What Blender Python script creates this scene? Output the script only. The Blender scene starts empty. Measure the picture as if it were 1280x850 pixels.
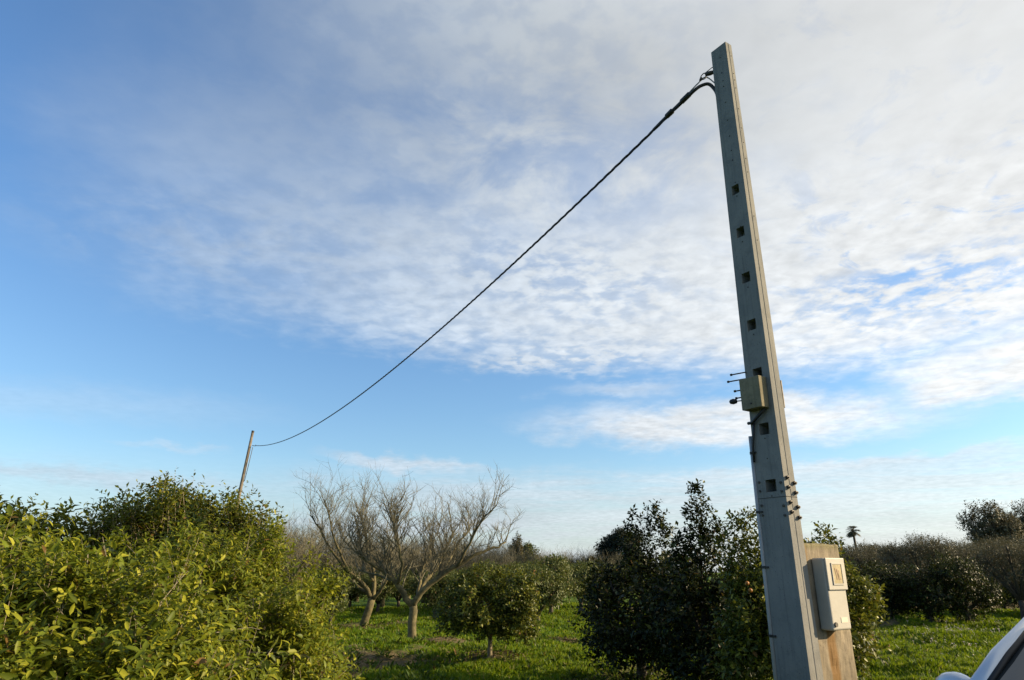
import bpy, math, random
import numpy as np
from mathutils import Vector, Matrix
R = math.radians
random.seed(7)
SC = bpy.context.scene
COL = SC.collection

# ------------------------------------------------------------------ camera
EYE = 1.65
PITCH = R(19.03)
FPX = 841.0
cam_d = bpy.data.cameras.new('camera'); cam = bpy.data.objects.new('camera', cam_d); COL.objects.link(cam)
cam.location = (0, 0, EYE); cam.rotation_euler = (math.pi/2 + PITCH, 0, 0)
cam_d.sensor_width = 36; cam_d.lens = 36*FPX/1280; cam_d.clip_start = .05; cam_d.clip_end = 8000
SC.camera = cam

# ------------------------------------------------------------------ light
SUN_AZ, SUN_EL = R(88), R(19.5)          # azimuth clockwise from +Y
sd = bpy.data.lights.new('sun', 'SUN'); sun = bpy.data.objects.new('sun', sd); COL.objects.link(sun)
sd.energy = 5.0; sd.angle = R(.55); sd.color = (1, .79, .50)
to_sun = Vector((math.sin(SUN_AZ)*math.cos(SUN_EL), math.cos(SUN_AZ)*math.cos(SUN_EL), math.sin(SUN_EL)))
sun.rotation_euler = to_sun.to_track_quat('Z', 'Y').to_euler()
SC.view_settings.view_transform = 'Standard'; SC.view_settings.look = 'None'
SC.view_settings.gamma = 1; SC.view_settings.exposure = 1.13; SC.view_settings.use_curve_mapping = False
SC.cycles.max_bounces = 6; SC.cycles.transparent_max_bounces = 4
SC.cycles.diffuse_bounces = 3; SC.cycles.transmission_bounces = 3

# ------------------------------------------------------------------ node helper
class NT:
    def __init__(s, tree): s.t = tree; s.n = tree.nodes; s.l = tree.links
    def link(s, a, b): s.l.new(a, b)
    def put(s, sock, v):
        if isinstance(v, bpy.types.NodeSocket): s.l.new(v, sock)
        elif v is not None: sock.default_value = v
    def m(s, op, a, b=None, c=None, clamp=False):
        n = s.n.new('ShaderNodeMath'); n.operation = op; n.use_clamp = clamp
        s.put(n.inputs[0], a); s.put(n.inputs[1], b)
        if c is not None: s.put(n.inputs[2], c)
        return n.outputs[0]
    def add(s, a, b): return s.m('ADD', a, b)
    def sub(s, a, b): return s.m('SUBTRACT', a, b)
    def mul(s, a, b): return s.m('MULTIPLY', a, b)
    def sat(s, a): return s.m('ADD', a, 0.0, clamp=True)
    def ss(s, x, lo, hi, a=0.0, b=1.0):
        n = s.n.new('ShaderNodeMapRange'); n.interpolation_type = 'SMOOTHSTEP'
        s.put(n.inputs[0], x); n.inputs[1].default_value = lo; n.inputs[2].default_value = hi
        n.inputs[3].default_value = a; n.inputs[4].default_value = b
        return n.outputs[0]
    def mix(s, f, a, b):
        n = s.n.new('ShaderNodeMix'); n.data_type = 'RGBA'
        s.put(n.inputs[0], f); s.put(n.inputs[6], a if isinstance(a, bpy.types.NodeSocket) else (*a, 1)); s.put(n.inputs[7], b if isinstance(b, bpy.types.NodeSocket) else (*b, 1))
        return n.outputs[2]
    def noise(s, vec, scale, detail=4, rough=.5, dist=0.0):
        n = s.n.new('ShaderNodeTexNoise'); s.put(n.inputs['Vector'], vec)
        n.inputs['Scale'].default_value = scale; n.inputs['Detail'].default_value = detail
        n.inputs['Roughness'].default_value = rough; n.inputs['Distortion'].default_value = dist
        return n.outputs[0]
    def xyz(s, a, b, c):
        n = s.n.new('ShaderNodeCombineXYZ'); s.put(n.inputs[0], a); s.put(n.inputs[1], b); s.put(n.inputs[2], c); return n.outputs[0]

# ------------------------------------------------------------------ world: Nishita sky with thin clouds laid on the sky's own directions
world = bpy.data.worlds.new('World'); SC.world = world; world.use_nodes = True
W = NT(world.node_tree); W.n.clear()
wo = W.n.new('ShaderNodeOutputWorld'); bg = W.n.new('ShaderNodeBackground'); bg.inputs[1].default_value = .099
W.link(bg.outputs[0], wo.inputs[0])
sky = W.n.new('ShaderNodeTexSky'); sky.sky_type = 'NISHITA'; sky.sun_disc = False
sky.sun_elevation = SUN_EL; sky.sun_rotation = SUN_AZ; sky.altitude = 50; sky.air_density = 1.0; sky.dust_density = .6; sky.ozone_density = 2.0
tc = W.n.new('ShaderNodeTexCoord'); G = tc.outputs['Generated']
sep = W.n.new('ShaderNodeSeparateXYZ'); W.link(G, sep.inputs[0])
dx, dy, dz = sep.outputs
az = W.mul(W.m('ARCTAN2', dx, dy), 57.2958)
el = W.mul(W.m('ARCSINE', dz), 57.2958)
zc = W.m('MAXIMUM', dz, .03)
zc2 = W.add(zc, .08)
P = W.xyz(W.m('DIVIDE', dx, zc2), W.m('DIVIDE', dy, zc2), 0.0)        # position on the cloud layer
AE = W.xyz(W.mul(az, .1), W.mul(el, .25), 0.0)
wob = W.sub(W.noise(AE, 1.1, 5, .6), .5)
wob2 = W.sub(W.noise(AE, 4.5, 4, .6), .5)
big = W.noise(P, .9, 5, .55, .4)
mac = W.noise(P, 13, 3, .5, .25)                    # small altocumulus puffs
fine = W.noise(P, 5, 5, .6, .3)
azw = W.add(az, W.mul(wob, 16)); elw = W.add(el, W.add(W.mul(wob, 3.0), W.mul(wob2, 1.6)))
def ell(ca, ce, ra, re, tilt, inner, az_=None, el_=None):
    a = W.sub(az_ or azw, ca); e = W.sub(el_ or elw, ce)
    e = W.sub(e, W.mul(a, tilt))
    d = W.m('SQRT', W.add(W.m('POWER', W.m('ABSOLUTE', W.mul(a, 1/ra)), 2.0), W.m('POWER', W.m('ABSOLUTE', W.mul(e, 1/re)), 2.0)))
    return W.ss(d, inner, 1.0, 1.0, 0.0)
def mx(a, b): return W.m('MAXIMUM', a, b)
# the high sheet: fades out towards the left, ends at a lower edge
left = W.add(az, W.mul(W.sub(el, 28.0), .15))
sheet = W.ss(W.add(left, W.mul(W.sub(big, .5), 34)), -46.0, 10.0)
low_edge = W.add(W.add(elw, W.mul(W.sub(mac, .5), 3.0)), W.add(W.mul(W.ss(az, 0.0, -30.0), -2.0), W.mul(W.ss(az, 6.0, 24.0), 2.4)))
sheet = W.mul(sheet, W.ss(low_edge, 15.6, 20.2))
puff = W.ss(W.add(W.add(W.mul(mac, .45), W.mul(fine, .35)), W.mul(W.noise(P, 30, 4, .6, .2), .2)), .42, .56)
thin_zone = W.ss(W.add(az, W.mul(W.sub(el, 20.0), -.5)), 20.0, -8.0)    # left part shows its puffs
zone2 = mx(ell(33, 20.0, 13, 3.2, .02, .3), W.mul(ell(6, 24, 15, 5, -.2, .1), .4))
pf = W.sub(1.0, W.mul(W.sub(1.0, puff), W.add(W.mul(thin_zone, .17), W.mul(zone2, .78))))
dens = W.mul(sheet, pf)
dens = W.mul(dens, W.ss(fine, .1, .5, .82, 1.0))
open_ = W.mul(ell(0, 34, 30, 9, -.1, .2), W.ss(W.noise(P, 3.2, 6, .62, .5), .62, .40))
dens = W.mul(dens, W.sub(1.0, W.mul(open_, .45)))
dens = W.mul(dens, W.sub(1.0, W.mul(W.sub(1.0, W.ss(W.noise(P, 6, 6, .65, .6), .34, .48)), W.mul(W.ss(az, 14.0, 30.0), W.ss(el, 32.0, 22.0, .12, .5)))))
# cloud at right, long lens, low bands and streaks
c1 = W.mul(ell(41, 13.4, 13.5, 2.9, .0, .5), W.ss(fine, .3, .6, .75, 1.0))
c2 = W.mul(ell(18, 11.4, 20.5, 2.6, -.03, .3), W.ss(fine, .3, .55, .72, 1.0))
c2b = W.mul(ell(10, 14.6, 9, 1.1, .0, .1), .45)
c3 = W.mul(ell(6, 17.6, 13, 2.2, .03, .2), W.ss(puff, 0.0, 1.0, .3, .8))
c4 = W.mul(ell(-9, 8.6, 9, 1.1, -.08, .1), .75)
c5 = W.mul(W.ss(elw, 8.8, 6.4), W.ss(az, -26.0, -4.0, .12, .62))
c5 = W.mul(c5, W.ss(W.noise(W.xyz(W.mul(az, .05), W.mul(el, .7), 3.0), 1.6, 4, .6, .3), .32, .6, .35, 1.0))
c6 = W.mul(ell(-32, 6.4, 22, 1.0, .02, .0), .6)
c9 = W.mul(ell(26, 7.6, 22, .7, .03, .0), .55); c10 = W.mul(ell(-12, 3.6, 34, .9, .0, .0), .5)
c7 = W.mul(ell(-27, 8.9, 6, .5, .0, .0), .35)
c8 = W.mul(ell(-22, 25.5, 24, 7.5, .05, .0), W.ss(fine, .35, .65, .10, .48))
c11 = W.mul(ell(-27, 33, 20, 6, .1, .0), W.ss(big, .3, .7, .1, .4)); c12 = W.mul(ell(-36, 11.5, 24, 2.2, .03, .0), .22)
for c in (c1, c2, c2b, c3, c4, c5, c6, c7, c8, c9, c10, c11, c12): dens = W.sub(1.0, W.mul(W.sub(1.0, dens), W.sub(1.0, W.sat(c))))
hz = W.mul(W.ss(el, 10.0, 0.0), .62)
dens = W.sub(1.0, W.mul(W.sub(1.0, dens), W.sub(1.0, hz)))
dens = W.mul(dens, W.ss(el, -2.0, 0.0))
bright = W.add(W.mul(W.ss(az, -20.0, 45.0), .22), W.add(.62, W.mul(W.ss(el, 42.0, 16.0), .22)))
bright = W.add(bright, W.mul(W.sub(big, .5), .5))
bright = W.sub(bright, W.mul(ell(15, 38, 24, 9, -.1, .1, az, el), .10))
fin2 = W.noise(P, 24, 4, .6, .3)
lowpart = W.ss(el, 34.0, 22.0)
bright = W.mul(bright, W.add(1.0, W.mul(W.add(W.mul(W.sub(mac, .5), .9), W.mul(W.sub(fin2, .5), .5)), W.add(.12, W.mul(lowpart, .42)))))
bright = W.mul(bright, W.ss(el, 12.0, 1.0, 1.0, .86))
warm = W.ss(az, -30.0, 45.0)
ccol = W.mix(warm, (.80, .92, 1.05), (.965, .985, .99))
vm = W.n.new('ShaderNodeVectorMath'); vm.operation = 'SCALE'; W.link(ccol, vm.inputs[0]); W.link(W.mul(bright, 4.35), vm.inputs['Scale'])
tint = W.n.new('ShaderNodeVectorMath'); tint.operation = 'MULTIPLY'; W.link(sky.outputs[0], tint.inputs[0]); W.link(W.mix(W.ss(el, 0.0, 34.0), (.72, .83, .87), (.66, .88, 1.06)), tint.inputs[1])
SKYTINT = tint
W.link(W.mix(dens, tint.outputs[0], vm.outputs[0]), bg.inputs[0])

# ------------------------------------------------------------------ generic helpers
def ray(px, py):
    a = (px-640)/FPX; b = (425-py)/FPX
    return Vector((a, math.cos(PITCH)-b*math.sin(PITCH), math.sin(PITCH)+b*math.cos(PITCH)))
def at(px, py, Y):
    r = ray(px, py); k = Y/r.y
    return Vector((r.x*k, Y, EYE+r.z*k))

def tag(o, label=None, cat=None, group=None, kind=None):
    if label: o['label'] = label
    if cat: o['category'] = cat
    if group: o['group'] = group
    if kind: o['kind'] = kind
    return o
def empty(name, loc, label=None, cat=None, group=None, rz=0.0):
    o = bpy.data.objects.new(name, None); COL.objects.link(o); o.location = loc; o.rotation_euler = (0, 0, rz)
    o.empty_display_size = .2
    return tag(o, label, cat, group)
def link_mesh(name, me, mat, parent=None):
    o = bpy.data.objects.new(name, me); COL.objects.link(o)
    if mat: me.materials.append(mat) if not me.materials else None
    if parent: o.parent = parent
    return o
def np_mesh(name, V, F):
    """V (n,3) float, F (m,3) int triangles"""
    me = bpy.data.meshes.new(name)
    me.vertices.add(len(V)); me.vertices.foreach_set('co', np.ascontiguousarray(V, dtype=np.float32).ravel())
    k = F.shape[1]
    me.loops.add(F.size); me.loops.foreach_set('vertex_index', np.ascontiguousarray(F, dtype=np.int32).ravel())
    me.polygons.add(len(F)); me.polygons.foreach_set('loop_start', np.arange(0, F.size, k, dtype=np.int32))
    try: me.polygons.foreach_set('loop_total', np.full(len(F), k, dtype=np.int32))
    except Exception: pass
    me.update(calc_edges=True)
    return me
class MB:
    def __init__(s): s.v = []; s.f = []
    def add(s, vs, fs):
        b = len(s.v); s.v += [tuple(v) for v in vs]; s.f += [tuple(b+i for i in f) for f in fs]
    def box(s, o, ax, ay, az_, c=None):
        """o corner, three edge vectors"""
        o, ax, ay, az_ = map(Vector, (o, ax, ay, az_))
        vs = [o, o+ax, o+ax+ay, o+ay, o+az_, o+ax+az_, o+ax+ay+az_, o+ay+az_]
        s.add(vs, [(0, 3, 2, 1), (4, 5, 6, 7), (0, 1, 5, 4), (1, 2, 6, 5), (2, 3, 7, 6), (3, 0, 4, 7)])
    def tube(s, pts, rad, n=8, cap=True):
        pts = [Vector(p) for p in pts]
        if not hasattr(rad, '__len__'): rad = [rad]*len(pts)
        b = len(s.v); ref = None
        for i, p in enumerate(pts):
            d = (pts[min(i+1, len(pts)-1)]-pts[max(i-1, 0)])
            if d.length < 1e-9: d = Vector((0, 0, 1))
            d.normalize()
            if ref is None: ref = Vector((1, 0, 0)) if abs(d.x) < .8 else Vector((0, 1, 0))
            x = (ref-d*ref.dot(d)); x.normalize(); ref = x; y = d.cross(x)
            for k in range(n):
                a = 2*math.pi*k/n
                s.v.append(tuple(p+(x*math.cos(a)+y*math.sin(a))*rad[i]))
        for i in range(len(pts)-1):
            for k in range(n):
                k2 = (k+1) % n
                s.f.append((b+i*n+k, b+i*n+k2, b+(i+1)*n+k2, b+(i+1)*n+k))
        if cap:
            s.f.append(tuple(b+k for k in reversed(range(n)))); s.f.append(tuple(b+(len(pts)-1)*n+k for k in range(n)))
    def build(s, name, mat, parent=None, smooth=False, bevel=0.0, seg=2):
        me = bpy.data.meshes.new(name); me.from_pydata(s.v, [], s.f); me.update()
        if smooth: me.polygons.foreach_set('use_smooth', [True]*len(me.polygons))
        o = link_mesh(name, me, mat, parent)
        if bevel:
            m = o.modifiers.new('bevel', 'BEVEL'); m.width = bevel; m.segments = seg; m.limit_method = 'ANGLE'
        return o

# ------------------------------------------------------------------ materials
def mat(name):
    m = bpy.data.materials.new(name); m.use_nodes = True
    t = NT(m.node_tree); b = t.n['Principled BSDF']
    return m, t, b
def simple(name, col, rough=.6, metal=0.0, var=.15, scale=8, bump=0.0, spec=.4, bscale=None):
    m, t, b = mat(name)
    o = t.n.new('ShaderNodeTexCoord').outputs['Object']
    n = t.noise(o, scale, 6, .6)
    c = t.mix(t.ss(n, .3, .7), tuple(x*(1-var) for x in col), tuple(min(1, x*(1+var)) for x in col))
    t.link(c, b.inputs['Base Color']); b.inputs['Roughness'].default_value = rough; b.inputs['Metallic'].default_value = metal
    b.inputs['Specular IOR Level'].default_value = spec
    if bump:
        bn = t.n.new('ShaderNodeBump'); bn.inputs['Strength'].default_value = bump; bn.inputs['Distance'].default_value = .01
        t.link(t.noise(o, bscale or scale*6, 6, .65), bn.inputs['Height']); t.link(bn.outputs[0], b.inputs['Normal'])
    return m
def leafmat(name, dark, light, yellow, trans=.3, rough=.45, spec=.35, dead=(.12, .07, .02), deadp=.02):
    m, t, b = mat(name)
    geo = t.n.new('ShaderNodeNewGeometry'); rnd = geo.outputs['Random Per Island']
    oc = t.n.new('ShaderNodeTexCoord').outputs['Object']
    n = t.noise(oc, 1.6, 3, .6)
    f = t.sat(t.add(t.mul(rnd, .7), t.mul(t.sub(n, .35), .9)))
    c = t.mix(f, dark, light)
    r2 = t.m('FRACT', t.mul(rnd, 17.3))
    c = t.mix(t.mul(t.ss(r2, .62, 1.0), .85), c, yellow)
    c = t.mix(t.ss(t.m('FRACT', t.mul(rnd, 53.7)), 1-deadp*1.2, 1-deadp), c, dead)
    t.link(c, b.inputs['Base Color']); b.inputs['Roughness'].default_value = rough; b.inputs['Specular IOR Level'].default_value = spec
    tr = t.n.new('ShaderNodeBsdfTranslucent')
    tc2 = t.mix(.35, c, yellow)
    t.link(tc2, tr.inputs['Color'])
    ms = t.n.new('ShaderNodeMixShader'); ms.inputs[0].default_value = trans
    t.link(b.outputs[0], ms.inputs[1]); t.link(tr.outputs[0], ms.inputs[2])
    t.link(ms.outputs[0], t.n['Material Output'].inputs['Surface'])
    return m
M = {}
M['lemon_leaf'] = leafmat('lemon_leaf', (.050, .070, .006), (.135, .172, .010), (.33, .325, .028), .38, .5, .2)
M['mid_leaf'] = leafmat('mid_leaf', (.035, .055, .006), (.115, .135, .012), (.26, .25, .025), .3, .45, .22)
M['citrus_leaf'] = leafmat('citrus_leaf', (.020, .034, .005), (.070, .092, .009), (.22, .22, .025), .26, .45, .2)
M['shaded_leaf'] = leafmat('shaded_leaf', (.005, .009, .003), (.013, .022, .004), (.075, .090, .010), .18, .45, .18)  # orange-tree leaves darkened, shade of their camera side put into the colour
M['olive_leaf'] = leafmat('olive_leaf', (.042, .044, .024), (.095, .092, .052), (.16, .145, .08), .18, .6, .3)
M['brown_leaf'] = leafmat('brown_leaf', (.05, .042, .016), (.10, .08, .03), (.14, .13, .04), .2, .7, .2)
M['green_leaf'] = leafmat('green_leaf', (.035, .055, .012), (.08, .10, .02), (.14, .15, .03), .25, .5, .3)
M['pine_leaf'] = leafmat('pine_leaf', (.010, .016, .012), (.022, .030, .018), (.03, .04, .02), .08, .7, .2)
M['bark'] = simple('bark', (.095, .080, .036), .9, var=.45, scale=9, bump=.8, bscale=30)
M['twig'] = simple('twig', (.105, .096, .060), .85, var=.3, scale=3)
M['citrus_bark'] = simple('citrus_bark', (.16, .13, .08), .9, var=.3, scale=12, bump=.4)
M['dark_bark'] = simple('dark_bark', (.06, .05, .038), .9, var=.3, scale=12)
M['dry_twig'] = simple('dry_twig', (.24, .20, .14), .85, var=.25, scale=6)

# ------------------------------------------------------------------ vector noise for shapes
def vn(p, s, seed=0):
    rs = np.random.RandomState(seed); o = np.zeros(len(p))
    for k in range(6):
        w = rs.normal(size=3)*s*(1+.35*k); ph = rs.rand()*6.28
        o += np.sin(p@w+ph)
    return o/6
def norm(a): return a/np.maximum(np.linalg.norm(a, axis=1, keepdims=True), 1e-9)

LT_NEAR_V = np.array([(0, 0, 0), (.3, .42, .06), (.3, 0, 0), (.3, -.42, .06), (.68, .40, .02), (.68, 0, -.05), (.68, -.40, .02), (1, 0, -.16)])
LT_NEAR_F = np.array([(0, 2, 1), (0, 3, 2), (1, 2, 5), (1, 5, 4), (2, 3, 6), (2, 6, 5), (4, 5, 7), (5, 6, 7)])
LT_FAR_V = np.array([(0, 0, 0), (.5, .5, .07), (1, 0, -.08), (.5, -.5, .07)])
LT_FAR_F = np.array([(0, 2, 1), (0, 3, 2)])
def leaves(P_, D, N, L, wr, near):
    D = norm(D); N = norm(N-D*np.sum(N*D, axis=1, keepdims=True)); S = np.cross(N, D)
    TV, TF = (LT_NEAR_V, LT_NEAR_F) if near else (LT_FAR_V, LT_FAR_F)
    n = len(P_); k = len(TV)
    V = (P_[:, None, :] + D[:, None, :]*(TV[None, :, 0:1]*L[:, None, None]) + S[:, None, :]*(TV[None, :, 1:2]*(L*wr)[:, None, None])
         + N[:, None, :]*(TV[None, :, 2:3]*L[:, None, None]))
    F = TF[None, :, :] + (np.arange(n)*k)[:, None, None]
    return V.reshape(-1, 3), F.reshape(-1, 3)

def foliage(blobs, n_shoots, per, leaf, wr=.5, near=False, up=.5, rough=.35, shell=.5, slen=.22, seed=1, gap=.25, lump=.18, zmin=None, spikes=(), droop=.15, carve=False, clump=0, cr=.09):
    """leaf mesh of a crown: shoots spread through the outer part of a union of lumpy ellipsoids"""
    rs = np.random.RandomState(seed)
    B = np.array(blobs, float)
    B[:, 3:6] = np.maximum(B[:, 3:6]-.55*slen-.2*leaf, B[:, 3:6]*.45)
    if clump: cl_n = max(8, n_shoots//clump); n_tot = n_shoots; n_shoots = cl_n
    area = (B[:, 3]*B[:, 4]+B[:, 4]*B[:, 5]+B[:, 3]*B[:, 5]); pr = area/area.sum()
    idx = rs.choice(len(B), n_shoots, p=pr)
    d = norm(rs.normal(size=(n_shoots, 3)))
    r = 1-np.abs(rs.normal(size=n_shoots))*shell; r = np.clip(r, .05, 1.05)
    b = B[idx]
    rr = r*np.clip(.96+lump*2.6*vn(d*1.0+b[:, :3]*.7, 2.6, seed+5), .35, 1.5)
    p = b[:, :3]+d*b[:, 3:6]*rr[:, None]
    dep = np.full(n_shoots, 9.0)
    for q in B: dep = np.minimum(dep, np.linalg.norm((p-q[:3])/q[3:6], axis=1))
    if clump:
        k_ = rs.randint(cl_n, size=n_tot); off = norm(rs.normal(size=(n_tot, 3)))*(rs.rand(n_tot, 1)**.5)*cr*(.6+.9*rs.rand(cl_n)[k_])[:, None]
        d = norm(d[k_]+off*(.6/cr)); p = p[k_]+off; b = b[k_]; dep = dep[k_]; r = r[k_]; n_shoots = n_tot
    keep = rs.rand(n_shoots) < np.clip(.25+dep, 0, 1)
    if carve: keep &= (vn(p, 3.4, seed+31) > -.24) | (r < .72)
    keep &= (vn(p, 4.5, seed+9) > -1+gap*1.6+0*dep-.25*(1-r)) | (rs.rand(n_shoots) < .3)
    if zmin is not None: keep &= p[:, 2] > zmin
    p, d, b = p[keep], d[keep], b[keep]
    out = norm(d/b[:, 3:6])
    sd_ = norm(out*.7+np.array([0, 0, up])+rs.normal(size=p.shape)*rough)
    sl = slen*(.6+.8*rs.rand(len(p)))
    for (sx, sy, sz, h, w, m) in spikes:                     # upright leafy leaders
        zz = rs.rand(m); rad = w*(1-zz)**.7*(.5+.5*rs.rand(m))*1.0; a = rs.rand(m)*6.283
        pp = np.stack([sx+np.cos(a)*rad+.06*np.sin(zz*5)*h, sy+np.sin(a)*rad, sz+zz*h], 1)
        dd = norm(np.stack([np.cos(a)*.55, np.sin(a)*.55, np.full(m, .9)], 1)+rs.normal(size=(m, 3))*.2)
        p = np.vstack([p, pp]); sd_ = np.vstack([sd_, dd]); sl = np.concatenate([sl, slen*(.45+.5*rs.rand(m))])
    n = len(p)
    t = (np.arange(per)[None, :]+rs.rand(n, per)*.8)/per
    a = np.arange(per)[None, :]*2.4+rs.rand(n, 1)*6.28
    ref = np.where(np.abs(sd_[:, 2:3]) < .9, np.array([[0, 0, 1.]]), np.array([[1., 0, 0]]))
    x = norm(np.cross(ref, sd_)); y = np.cross(sd_, x)
    rad = x[:, None, :]*np.cos(a)[..., None]+y[:, None, :]*np.sin(a)[..., None]
    pos = p[:, None, :]+sd_[:, None, :]*(t*sl[:, None])[..., None]
    ld = sd_[:, None, :]*(.35+.5*t[..., None])+rad*.85+rs.normal(size=rad.shape)*.22
    ld[..., 2] -= droop
    nn = sd_[:, None, :]*.9-rad*.25+rs.normal(size=rad.shape)*.3; nn[..., 2] += .35
    L = leaf*(.45+.85*rs.rand(n, per))*(1-.2*t)*(.75+.5*rs.rand(n, 1))
    V, F = leaves(pos.reshape(-1, 3), ld.reshape(-1, 3), nn.reshape(-1, 3), L.ravel(), wr, near)
    return V, F, (p, sd_, sl)
def twig_mesh(shoots, r, every=1, back=.6):
    p, d, l = [s[::every] for s in shoots]
    a = p-d*(l*back)[:, None]; b = p+d*l[:, None]
    ref = np.where(np.abs(d[:, 2:3]) < .9, np.array([[0, 0, 1.]]), np.array([[1., 0, 0]]))
    x = norm(np.cross(ref, d)); y = np.cross(d, x); V = []; F = []
    n = len(p)
    for k in range(3):
        c, s = math.cos(k*2.094), math.sin(k*2.094)
        V.append(a+(x*c+y*s)*r); V.append(b+(x*c+y*s)*r*.4)
    V = np.stack(V, 1).reshape(-1, 3)
    base = (np.arange(n)*6)[:, None, None]
    T = np.array([(0, 2, 3), (0, 3, 1), (2, 4, 5), (2, 5, 3), (4, 0, 1), (4, 1, 5)])
    return V, (T[None]+base).reshape(-1, 3)

# ------------------------------------------------------------------ ground
def ground_z(x, y):
    x = np.asarray(x, float); y = np.asarray(y, float)
    near = np.clip((70-np.hypot(x, y))/40, 0, 1)
    h = .045*np.sin(x*1.9+.6*y)*np.sin(y*1.3-.4*x+1) + .03*np.sin(x*4.1+2*np.sin(y*1.7))*np.sin(y*3.3+1.3) + .05*np.sin(y*.9+.3*x)+.02*np.sin(x*7+y*2)*np.sin(y*8-x)
    return h*near*1.6
DIRT = [(-2.5, 18.6, 2.6, 1.0, 1.0), (-3.2, 14.6, 1.8, 1.6, .9), (-4.0, 12.9, 2.2, 1.0, .8), (-.6, 14.5, 1.3, .45, .7), (-4.6, 23, 1.6, .8, .7), (2.2, 12.2, 1.6, .9, .7), (12, 33, 8, 2.6, 1.0), (24, 38, 14, 6, 1.0), (15, 26.5, 7, .8, .8),
        (-6, 12.5, 2.5, 2, .8), (1.5, 19, .9, .5, .6), (10.5, 24.6, 4, .9, .9)]
def dirt_f(x, y):
    x = np.asarray(x, float); y = np.asarray(y, float); m = np.zeros_like(x)
    w = .35*np.sin(x*2.3+y*1.1)*np.sin(y*2.9-x)+.2*np.sin(x*6+1)*np.sin(y*7)
    for cx, cy, rx, ry, a in DIRT:
        d = np.hypot((x-cx)/rx, (y-cy)/ry)+w
        m = np.maximum(m, a*np.clip((1.25-d)/.5, 0, 1))
    return m
def axis(lo, hi, fine_lo, fine_hi, step):
    a = list(np.arange(fine_lo, fine_hi, step)); s = step; v = a[-1]
    while v < hi: s *= 1.3; v += s; a.append(min(v, hi))
    s = step; v = a[0]; b = []
    while v > lo: s *= 1.3; v -= s; b.append(max(v, lo))
    return np.array(b[::-1]+a)
gx = axis(-3500, 3500, -13, 22, .16); gy = axis(-1500, 4500, 8, 34, .16)
X, Yg = np.meshgrid(gx, gy); Z = ground_z(X, Yg)
V = np.stack([X.ravel(), Yg.ravel(), Z.ravel()], 1)
nx, ny = len(gx), len(gy)
i = np.arange((ny-1)*nx).reshape(ny-1, nx)[:, :-1].ravel()
F = np.stack([i, i+1, i+1+nx, i+nx], 1)
me = np_mesh('ground', V, F); me.polygons.foreach_set('use_smooth', [True]*len(me.polygons))
at_ = me.attributes.new('dirt', 'FLOAT', 'POINT'); at_.data.foreach_set('value', dirt_f(V[:, 0], V[:, 1]).astype(np.float32))
gm, t, b = mat('grassy_earth')
oc = t.n.new('ShaderNodeTexCoord').outputs['Object']
an = t.n.new('ShaderNodeAttribute'); an.attribute_name = 'dirt'
n1 = t.noise(oc, .5, 5, .6); n2 = t.noise(oc, 5, 6, .65); n3 = t.noise(oc, 28, 4, .7)
gc = t.mix(t.ss(n1, .35, .65), (.030, .065, .004), (.065, .115, .006))
gc = t.mix(t.ss(n2, .45, .75), gc, (.09, .14, .008))
gc = t.mix(t.mul(t.ss(n3, .55, .8), .6), gc, (.03, .05, .006))
dc = t.mix(t.ss(n2, .3, .7), (.07, .055, .026), (.13, .105, .055))
dc = t.mix(t.mul(t.ss(n3, .5, .7), .8), dc, (.17, .14, .08))
df = t.sat(t.add(t.mul(an.outputs['Fac'], 1.5), t.sub(t.mul(n2, 1.5), 1.15)))
t.link(t.mix(df, gc, dc), b.inputs['Base Color']); b.inputs['Roughness'].default_value = .95; b.inputs['Specular IOR Level'].default_value = .1
bn = t.n.new('ShaderNodeBump'); bn.inputs['Strength'].default_value = 1; bn.inputs['Distance'].default_value = .06
t.link(t.add(n2, t.mul(n3, .5)), bn.inputs['Height']); t.link(bn.outputs[0], b.inputs['Normal'])
tag(link_mesh('ground', me, gm), kind='structure')

# grass blades over the part of the field one can see
rs = np.random.RandomState(3)
n = 520000
yy = 10.5+(rs.rand(n)**1.9)*26; yy[:60000] = 3+rs.rand(60000)*8; xx = (-.50+rs.rand(n)*1.35)*yy
dn = .5+.5*np.sin(xx*3.1+1.7*np.sin(yy*2.1))*np.sin(yy*2.7+xx*.5)
k = (rs.rand(n) > dirt_f(xx, yy)*1.15) & (rs.rand(n) < .3+.7*dn)
xx, yy, dn = xx[k], yy[k], dn[k]; n = len(xx)
h = (.035+.055*dn+.04*rs.rand(n))*(.9+yy*.012); wd = .0055+.0007*yy
az1 = rs.rand(n)*6.283; ln = rs.normal(size=(n, 2))*.45*h[:, None]
bx_ = np.cos(az1)*wd; by_ = np.sin(az1)*wd; zz = ground_z(xx, yy)-.01
V = np.stack([np.stack([xx-bx_, yy-by_, zz], 1), np.stack([xx+bx_, yy+by_, zz], 1),
              np.stack([xx+bx_*.7+ln[:, 0]*.45, yy+by_*.7+ln[:, 1]*.45, zz+h*.62], 1), np.stack([xx+ln[:, 0], yy+ln[:, 1], zz+h], 1)], 1).reshape(-1, 3)
F = (np.array([(0, 1, 2), (0, 2, 3)])[None]+(np.arange(n)*4)[:, None, None]).reshape(-1, 3)
M['grass'] = leafmat('grass', (.040, .095, .003), (.105, .180, .004), (.21, .24, .008), .42, .6, .2, (.2, .17, .08), .03)
tag(link_mesh('grass', np_mesh('grass', V, F), M['grass']), 'short bright green grass covering the orchard floor', 'grass', kind='stuff')
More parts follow.
